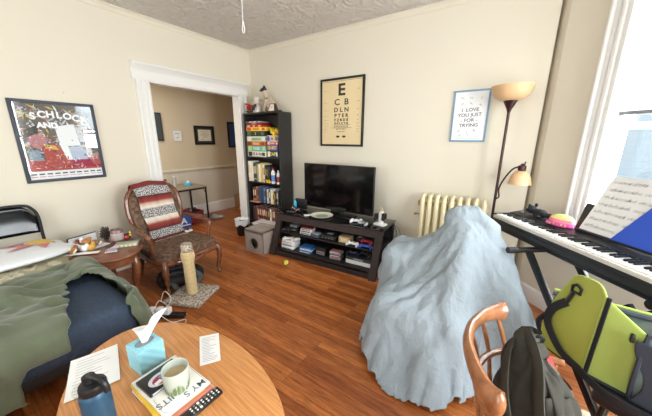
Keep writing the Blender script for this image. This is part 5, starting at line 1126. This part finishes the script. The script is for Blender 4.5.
# ------------------------------------------------------------------ wooden captain's chair
KX, KY = .27, 1.165
t = thing('captains_chair', 'honey coloured wooden captains chair with curved back and spindles', 'chair', (KX, KY, 0), math.radians(0))
HON = wood('honey_wood', (136, 84, 52), (166, 112, 74), (5, 5, 5), .3, .4)
m = MB(); pl = []
for k in range(40):
    a_ = 2*PI*k/40; c, s_ = math.cos(a_), math.sin(a_); r = (abs(c)**3.2+abs(s_)**3.2)**(-1/3.2); pl.append((.22*c*r, .23*s_*r))
m.grid(lambda u, v: (lambda p, q: (p[0]*q, p[1]*q, .44-.012*(1-q)))(pl[int(round(u*40)) % 40], 1-v), 40, 8, cu=True); m.prism([(x*.99, y*.99) for x, y in pl], .408, .4399); m.build('seat', HON, t)
def cchair_leg(sx, sy): return MB().tube([(sx*.15, sy*.16, .41), (sx*.17, sy*.175, .3), (sx*.18, sy*.185, .24), (sx*.2, sy*.2, .1), (sx*.215, sy*.215, 0)], [.018, .024, .016, .022, .014], 10)
for sx in (-1, 1):
    for sy in (-1, 1): cchair_leg(sx, sy).build('leg', HON, t)
for a_, b_ in (((-.19, -.19, .16), (.19, -.19, .16)), ((-.19, .19, .16), (.19, .19, .16)), ((0, -.19, .16), (0, .19, .16))): MB().tube([a_, ((a_[0]+b_[0])/2, (a_[1]+b_[1])/2, .16), b_], [.009, .014, .009], 8).build('stretcher', HON, t)
ringf = lambda a_: (-.03-.245*math.cos(a_), .265*math.sin(a_), .655)
rp = [(.045, -.275, .65)]+[ringf(a_) for a_ in [(-1.5+3.0*k/16) for k in range(17)]]+[(.045, .275, .65)]
MB().tube(rp, .016, 8, flat=1.0, up=(0, 0, 1)).build('arm_rail', HON, t)
cr = [(-.205, -.29, .81), (-.24, -.26, .815), (-.285, -.17, .82), (-.318, -.06, .822), (-.318, .06, .822), (-.285, .17, .82), (-.24, .25, .815), (-.215, .285, .81)]
m = MB(); sp2 = spline(cr, 5); m.tube([(x, y, z-.0) for x, y, z in sp2], [.02+.014*abs(2*k/(len(sp2)-1)-1)**2 for k in range(len(sp2))], 12, up=(0, 0, 1), flat=1.5); m.ball(sp2[0], (.026, .028, .05)).ball(sp2[-1], (.026, .028, .05)); m.build('crest_rail', HON, t)
for a_ in (-.95, -.57, -.19, .19, .57, .95):
    p = ringf(a_); k = (a_+.95)/1.9; q = sp2[int(4+k*(len(sp2)-9))]
    MB().tube([(p[0]*.86, p[1]*.86, .44), (p[0]*.93, p[1]*.93, .55), p, ((p[0]+q[0])/2, (p[1]+q[1])/2, .735), (q[0], q[1], .80)], [.007, .011, .008, .011, .007], 8).build('spindle', HON, t)
for s in (-1, 1): MB().tube([(-.02, s*.20, .43), (.0, s*.235, .55), (.02, s*.272, .645)], [.01, .017, .01], 8).build('arm_post', HON, t)

# ------------------------------------------------------------------ olive backpack on the captain's chair
t = thing('olive_backpack', 'dark olive backpack slumped on the wooden chair seat, red lining showing', 'backpack', (.205, 1.195, .442), math.radians(24)); t.scale = (.9, .92, .96)
OLV = mat('olive_canvas', (50, 48, 40), .85, noise=.1, nscale=30, bump=.35, bscale=14)
def bpf(u, v):
    a_ = 2*PI*u; w_ = max(.03, (1-v**6)**.5)*(1-.22*v+.05*math.sin(5*v)); fo = .012*math.sin(5*a_+6*v)*(.4+v)+.008*math.sin(9*a_-9*v)
    cx_, sx2 = math.copysign(abs(math.cos(a_))**.75, math.cos(a_)), math.copysign(abs(math.sin(a_))**.75, math.sin(a_))
    return ((.125*w_+fo)*cx_-.025*v+.02*math.sin(3*v), (.165*w_+fo)*sx2+.05*v, .42*v-.05*v*v*math.cos(a_+.4)*1.0+.012*math.sin(3*a_)*v)
m = MB().grid(bpf, 64, 30, cu=True); bp_ = m.build('body', OLV, t)
def onb(u, v, o=.01):
    p = Vector(bpf(u, v)); c = Vector((-.03*v, .05*v, p.z)); d_ = (p-c); return p+d_.normalized()*o
m = MB().grid(lambda u, v: onb(.70+.2*u, .10+.62*v, .014+.02*math.sin(PI*u)*math.sin(PI*v)), 14, 14); subd(m.build('front_pocket', OLV, t), 1, .012)
MB().tube([onb(.90+.06*k/10, .10+.84*k/10, .006) for k in range(11)], .006, 6).build('zip', P((92, 92, 84)), t)
MB().grid(lambda u, v: onb(.99+.05*math.sin(PI*u)*(2*v-1)*1.2, .66+.26*u, .012+.006*math.sin(PI*v)), 14, 8).build('lining', P((140, 50, 52), .9), t)
m = MB().grid(lambda u, v: onb(.80+.1*(u-.5)*.9, .50+.42*v, .022+.010*math.sin(PI*v))+Vector((-.035, 0, 0)), 8, 14); subd(m.build('side_flap', OLV, t), 1, .014)
MB().tube(spline([(-.06, .08, .40), (-.13, .02, .39), (-.175, -.08, .30), (-.17, -.15, .19), (-.13, -.16, .08)], 7), .026, 8, flat=.4, up=(1, 0, 0)).build('shoulder_strap', OLV, t)
MB().tube(spline([(-.05, .10, .40), (-.055, .03, .445), (-.06, -.06, .40), (-.075, -.13, .30), (-.07, -.19, .15), (-.05, -.19, .05)], 7), .034, 8, flat=.4, up=(1, 0, 0)).build('shoulder_strap', OLV, t)
MB().tube(spline([(-.03, .10, .40), (-.02, .06, .435), (.01, .05, .44), (.03, .08, .40)], 6), .008, 6).build('top_handle', BPL, t)

# ------------------------------------------------------------------ digital piano on its X stand
KL = 1.33; KA = math.atan2(-.793, .61); KO = (-.087, 2.899)
def kb(a, b, z=0.0): return (KO[0]+.61*a+.793*b, KO[1]-.793*a+.61*b, z)
t = thing('digital_piano', 'black digital piano with full row of keys in front of the window', 'piano', (KO[0], KO[1], 0), KA)
PBK = mat('piano_black', (36, 36, 40), .4)
m = MB(); m.box((KL/2, .15, .875), (KL, .30, .07), bev=.006); m.box((KL/2, .008, .915), (KL, .016, .045), bev=.003)
m.box((.012, .15, .935), (.024, .30, .06), bev=.005); m.box((KL-.012, .15, .935), (.024, .30, .06), bev=.005); m.box((KL/2, .01, .848), (KL-.1, .02, .03), bev=.004)
m.add([(.012, .155, .90), (KL-.012, .155, .90), (KL-.012, .155, .972), (.012, .155, .972), (.012, .30, .90), (KL-.012, .30, .90), (KL-.012, .30, .992), (.012, .30, .992)], [(0, 1, 2, 3), (5, 4, 7, 6), (3, 2, 6, 7), (0, 3, 7, 4), (1, 5, 6, 2), (0, 4, 5, 1)])
pbd = m.build('body', PBK, t)
MB().box((KL/2, .0065, .9385), (KL-.03, .020, .026), bev=.003).build('key_slip', P((206, 200, 192), .4), pbd)
m = MB()
for k in range(10): m.box((.12+.028*k, .235, .9835), (.018, .008, .004), rot=(.137, 0, 0))
m.lathe([(.014, 0), (.013, .012), (0, .013)], (.06, .23, .982), 16); m.build('panel_buttons', GREY, pbd)
WK = mat('ivory_key', (240, 240, 236), .25); kw = (KL-.05)/52
for k in range(52): MB().box((.025+kw*(k+.5), .086, .949), (kw-.0012, .138, .022), bev=.0015).build('white_key', WK, t)
for k in range(52):
    if k < 51 and (k % 7) not in (1, 4): MB().box((.025+kw*(k+1), .11, .9655), (.0115, .09, .014), bev=.003).build('black_key', mat('ebony_key', (22, 22, 24), .3), t)
m = MB().box((.82, .262, 1.085), (.52, .008, .20), rot=(-.26, 0, 0), bev=.004); m.box((.82, .235, .995), (.50, .03, .016), bev=.004); m.build('music_rest', BPL, t)
for x in (.3, .62): 
    pass
t = thing('piano_stand', 'black double braced X shaped piano stand', 'stand', (KO[0], KO[1], 0), KA)
m = MB()
for x, y0 in ((.53, -.16), (1.24, .06)):
    q = MB().box((x, (y0+.32)/2, .818), (.045, .32-y0, .03), bev=.006).build('support_bar', BMET, t)
    MB().cyl((x, y0-.06, .818), (x, y0+.01, .818), .024, .024, 14).build('rubber_cap', BPL, q); MB().cyl((x, .29, .818), (x, .36, .818), .024, .024, 14).build('rubber_cap', BPL, q)
for y in (-.08, .26):
    MB().box((.885, y+.03, .415), (.05, .026, 1.05), rot=(0, -.745, 0), bev=.003).build('cross_leg', BMET, t)
    MB().box((.885, y+.0, .415), (.05, .026, 1.05), rot=(0, .745, 0), bev=.003).build('cross_leg', BMET, t)
MB().cyl((.885, -.11, .415), (.885, .31, .415), .018, .018, 12).build('hinge_bolt', GREY, t)
for x in (.52, 1.25): MB().box((x, .08, .018), (.04, .48, .034), bev=.006).build('foot_bar', BMET, t)
# sheet music and folder on the rest
def kquad(name, q, mats, th, label, cat, marks=0):
    m = MB(); pts = [Vector(kb(*p)) for p in q]; nrm = (pts[1]-pts[0]).cross(pts[3]-pts[0]).normalized()
    n = 10; bil = lambda u, v: pts[0].lerp(pts[1], u).lerp(pts[3].lerp(pts[2], u), v); c = pts[0].copy()
    m.grid(lambda u, v: bil(u, v)-c+nrm*(.004*math.sin(PI*u)*v), n, n); g2 = MB().grid(lambda u, v: bil(u, v)-c-nrm*th+nrm*(.004*math.sin(PI*u)*v), n, n); m.add(g2.v, [f[::-1] for f in g2.f])
    rr = random.Random(8); up = (pts[3]-pts[0]).normalized(); rt = (pts[1]-pts[0]).normalized()
    def bar(u0, u1, v, w_, mi=1): a_, b_ = bil(u0, v)-c+nrm*.0055, bil(u1, v)-c+nrm*.0055; m.add([a_-up*w_, b_-up*w_, b_+up*w_, a_+up*w_], [(0, 1, 2, 3)], mi)
    for k in range(marks):
        v = .1+.8*k/(marks-1); base = [0.05, .5] if q[1][0]-q[0][0] > .3 else [.06]
        for u0 in base:
            u1 = u0+(.42 if len(base) > 1 else .88)
            for s_ in range(5): bar(u0, u1, v+.008*(s_-2), .0003)
            for z_ in range(12):
                u = u0+rr.random()*(u1-u0); vv_ = v+rr.uniform(-.02, .02); p = bil(u, vv_)-c+nrm*.006; m.add([p-rt*.0025-up*.002, p+rt*.0025-up*.002, p+rt*.0025+up*.002, p-rt*.0025+up*.002], [(0, 1, 2, 3)], 1); 
                p2 = p+rt*.0025; m.add([p2-rt*.0004, p2+rt*.0004, p2+rt*.0004+up*.014, p2-rt*.0004+up*.014], [(0, 1, 2, 3)], 1)
    o = m.build(name, mats, smooth=30); o.location = c; return tag(o, label, cat)
kquad('sheet_music', [(.59, .236, 1.006), (1.04, .236, 1.006), (1.10, .335, 1.395), (.655, .335, 1.385)], [PAPER, P((112, 112, 120))], .003, 'printed white sheet music leaning on the piano music rest', 'sheet music', 7)
kquad('blue_folder', [(.815, .218, 1.006), (1.22, .218, 1.006), (1.26, .29, 1.33), (.965, .283, 1.29)], [mat('blue_folder_plastic', (44, 84, 196), .4), INK], .006, 'bright blue folder leaning in front of the sheet music', 'folder')
# plush toys on the piano
t = thing('black_plush', 'small black plush animal lying on the left part of the piano', 'plush toy', kb(.21, .235, .984), KA+.2)
PLB = mat('black_fur', (28, 30, 36), .95, noise=.2, nscale=60, bump=.5, bscale=200)
m = MB().ball((.03, .0, .036), (.062, .045, .035)); m.ball((.095, .01, .03), (.04, .03, .02)); m.ball((.04, -.045, .018), (.03, .016, .014)).ball((.0, .045, .02), (.03, .016, .014)); m.build('body', PLB, t)
m = MB().ball((-.045, 0, .052), (.036, .036, .034)); m.ball((-.045, -.03, .085), (.012, .008, .016)).ball((-.035, .03, .09), (.013, .008, .017)); m.ball((-.075, -.005, .042), (.016, .018, .014)); hd = m.build('head', PLB, t)
m = MB().ball((-.072, -.02, .062), .006).ball((-.074, .012, .062), .006); m.build('eyes', WPL, hd)
t = thing('pink_plush', 'pink plush dome with yellow and green rainbow top on the piano', 'plush toy', kb(.46, .225, .982), KA+.35)
m = MB()
prof = [(0, 0), (.8, 0), (.97, .018), (1.0, .032)]; m.lathe(prof, seg=28, mi=0, sx=.082, sy=.055)
m.lathe([(1.0, .032), (.98, .045), (.93, .056)], seg=28, mi=1, sx=.082, sy=.055); m.lathe([(.93, .056), (.85, .067), (.74, .075)], seg=28, mi=2, sx=.082, sy=.055); m.lathe([(.74, .075), (.5, .084), (0, .09)], seg=28, mi=3, sx=.082, sy=.055)
for k in range(5): m.ball((-.05+.025*k, -.05, .018), (.006, .004, .008), 2, 8)
m.build('body', [P((236, 96, 170), .9), P((236, 130, 150), .9), P((232, 196, 130), .9), P((176, 186, 110), .9)], t)
m = MB()
for s in (-1, 1): m.ball((s*.07, -.02, .012), (.022, .018, .014))
m.build('feet', P((236, 96, 170), .9), t)

# ------------------------------------------------------------------ lime pet carrier on a small black stool
t = thing('stool', 'small black padded stool under the lime green carrier', 'stool', (.68, 1.665, 0), math.radians(-25))
MB().box((0, 0, .405), (.34, .24, .08), bev=.025).build('seat', P((30, 30, 34), .7), t)
for sx in (-1, 1):
    for sy in (-1, 1): MB().tube([(sx*.12, sy*.08, .37), (sx*.145, sy*.1, 0)], [.013, .011], 8).build('leg', BMET, t)
LIME = mat('lime_nylon', (152, 158, 66), .75, bump=.1, bscale=120); LIME2 = mat('pale_lime_nylon', (160, 178, 88), .7); NVY = mat('charcoal_webbing', (52, 56, 68), .8); BWB = mat('black_webbing', (26, 26, 30), .8)
zb = .447; A = Vector((.445, 1.71, zb)); B = Vector((.285, 1.865, zb)); U = Vector((.93, -.37, 0)).normalized(); LB = .46
Cc, D = A+U*LB, B+U*LB; Z = Vector((0, 0, 1))
t = thing('pet_carrier', 'open lime green soft pet carrier with black strap and mesh front', 'pet carrier', A)
def pf(name, fn, n, mt, th=.008, par=None, nu=None):
    m = MB().grid(lambda u, v: fn(u, v)-A, nu or n, n); o = m.build(name, mt, par or t); subd(o, 1, th); return o
lean_ = (U*.03+Vector((0, 0, 0)))
Wd = (A-B)
def endp(u, v):
    # end panel: arched top
    wv = 1-.0*v; top = .50-.05*abs(2*u-1)**4; x = B+Wd*(u*(1-.30*v)+.26*v); p = x+Z*(top*v)
    return p - U*(.05*math.sin(PI*v)*math.sin(PI*u)) + U*.02*v - Vector((.03, .0, 0))*(1-u)*math.sin(PI*v)
EP = pf('end_panel', endp, 14, LIME)
def bead(name, pts, r, mt, par=t, flat=1.0, up=None): return MB().tube([p-A for p in pts], r, 6, flat=flat, up=up).build(name, mt, par)
edge = [endp(1, v/12) for v in range(13)]+[endp(1-k/12, 1) for k in range(1, 13)]+[endp(0, 1-v/12) for v in range(1, 13)]
bead('lime_piping', edge, .006, LIME2, EP)
def fr1(u, v): # lime shoulder of the front side beside the end panel
    a_ = endp(1, v); b_ = A+U*(.17)+Z*(.34*v)+Vector((0, 0, .0)); p = a_.lerp(b_, u); return p
pf('front_shoulder', fr1, 12, LIME2)
zp = [endp(1, v/12)+U*.018-Vector((.006, .006, 0)) for v in range(13)]; bead('zip', zp, .010, BWB, flat=.6)
def frm(u, v):
    a_ = A+U*.17; b_ = A+U*LB; return a_.lerp(b_, u)+Z*(.34*v)-Vector((.03, .06, 0))*math.sin(PI*v)*.4
pf('mesh_window', frm, 12, PMESH, .002)
bead('window_trim', [frm(0, v/10) for v in range(11)]+[frm(u/10, 1) for u in range(1, 11)]+[frm(1, 1-v/10) for v in range(1, 11)], .010, NVY)
bead('window_trim', [frm(u/10, .02) for u in range(11)], .016, NVY)
def stp(u, v): a_ = frm(.16, 0).lerp(frm(.16, .92), v); return a_+U*(.09*(u-.5)+.03*math.sin(5*v))-Vector((.01, .02, 0))
pf('window_strap', stp, 10, NVY, .004)
D2 = Vector((.80, 1.82, zb))
def back(u, v): return B.lerp(D2, u)+Z*(.36*v)+Vector((.01, .0, 0))
pf('back_panel', back, 8, PMESH, .004); bead('back_trim', [back(u/10, 1) for u in range(11)], .007, LIME2); bead('back_trim', [back(u/10, .93)-Vector((.004, .006, 0)) for u in range(11)], .012, NVY)
pf('far_end_panel', lambda u, v: D2.lerp(Cc, u)+Z*(.36*v), 8, LIME)
def bot(u, v): return A.lerp(Cc, u).lerp(B.lerp(D2, u), v)+Z*.006
pf('floor_pad', bot, 6, NVY, .012); bead('base_trim', [A+Z*.008, Cc+Z*.008, D2+Z*.008, B+Z*.008, A+Z*.008], .013, BWB)
NP = Vector((-.70, -.72, 0)); h0 = endp(.50, .86)+NP*.012; bead('d_ring', [h0+Vector((.0, .0, .025)), h0+(A-B).normalized()*.022+Z*.012, h0+(A-B).normalized()*.022-Z*.018, h0-(A-B).normalized()*.018-Z*.018, h0-(A-B).normalized()*.018+Z*.012, h0+Z*.025], .008, BPL)
hk = [h0-Z*.015+NP*.012, h0-Z*.05+NP*.012-(A-B).normalized()*.010, h0-Z*.085+NP*.012-(A-B).normalized()*.02]; bead('hook', hk, .010, BPL)
st = spline([hk[-1], endp(.36, .55)+NP*.018, endp(.34, .36)+NP*.018, endp(.62, .13)+NP*.018, A-U*.02+Z*.02, A+U*.12-Vector((.03, .06, 0))+Z*.0, A+U*.3-Vector((.02, .06, 0))-Z*.0], 8); bead('shoulder_strap', st, .024, BWB, flat=.22, up=NP)
m = MB().box((0, 0, 0), (.014, .02, .04), bev=.004); o = m.build('zip_pull', BPL, t); o.location = (A+U*.13+Z*.31-A)-Vector((.01, .02, 0))

bead('seam', [endp(.42+.4*k/8, .74-.30*k/8)-U*.006 for k in range(9)], .0025, P((130, 150, 44)))
bead('side_handle', spline([endp(.02, .45)-(A-B).normalized()*.004, endp(0, .3)-(A-B).normalized()*.03, endp(.02, .15)-(A-B).normalized()*.004], 6), .014, BWB)

# ------------------------------------------------------------------ rug corner, ceiling pull cord
RX = [(.54, 2.0), (1.30, 1.85), (1.18, 1.32), (.55, 1.42)]
m = MB(); rc = []
for i in range(4):
    p0 = Vector((*RX[i-1], 0)); p1 = Vector((*RX[i], 0)); p2 = Vector((*RX[(i+1) % 4], 0)); a_ = p1+(p0-p1).normalized()*.06; b_ = p1+(p2-p1).normalized()*.06
    for k in range(6): s_ = k/5; rc.append(tuple((a_*(1-s_)**2+p1*2*s_*(1-s_)+b_*s_**2)[:2]))
cx_ = sum(p[0] for p in rc)/len(rc); cy_ = sum(p[1] for p in rc)/len(rc)
m.prism([(x-cx_, y-cy_) for x, y in rc][::-1], 0.001, .012); solo('cream_mat', m, mat('cream_rug', (232, 220, 196), .9, bump=.2, bscale=120), 'cream floor mat beneath the stool and lime carrier', 'mat', (cx_, cy_, 0))
t = thing('pull_cord', 'thin white pull cord hanging from the ceiling near the doorway corner', 'pull cord', (-1.731, 1.5, 0))
MB().tube([(0, 0, H-.001), (.002, 0, 2.7), (-.001, 0, 2.42)], .0022, 6).build('cord', WPL, t)
MB().tube(spline([(-.001, 0, 2.42), (.010, 0, 2.39), (.006, 0, 2.355), (-.008, 0, 2.36), (-.01, 0, 2.39), (-.001, 0, 2.42)], 5), .003, 6).lathe([(.004, 2.405), (.007, 2.412), (.005, 2.425)], seg=10).build('loop', WPL, t)
MB().lathe([(.02, 3.012), (.02, 3.03), (0, 3.03)], seg=12).build('ceiling_hook', WPL, t)
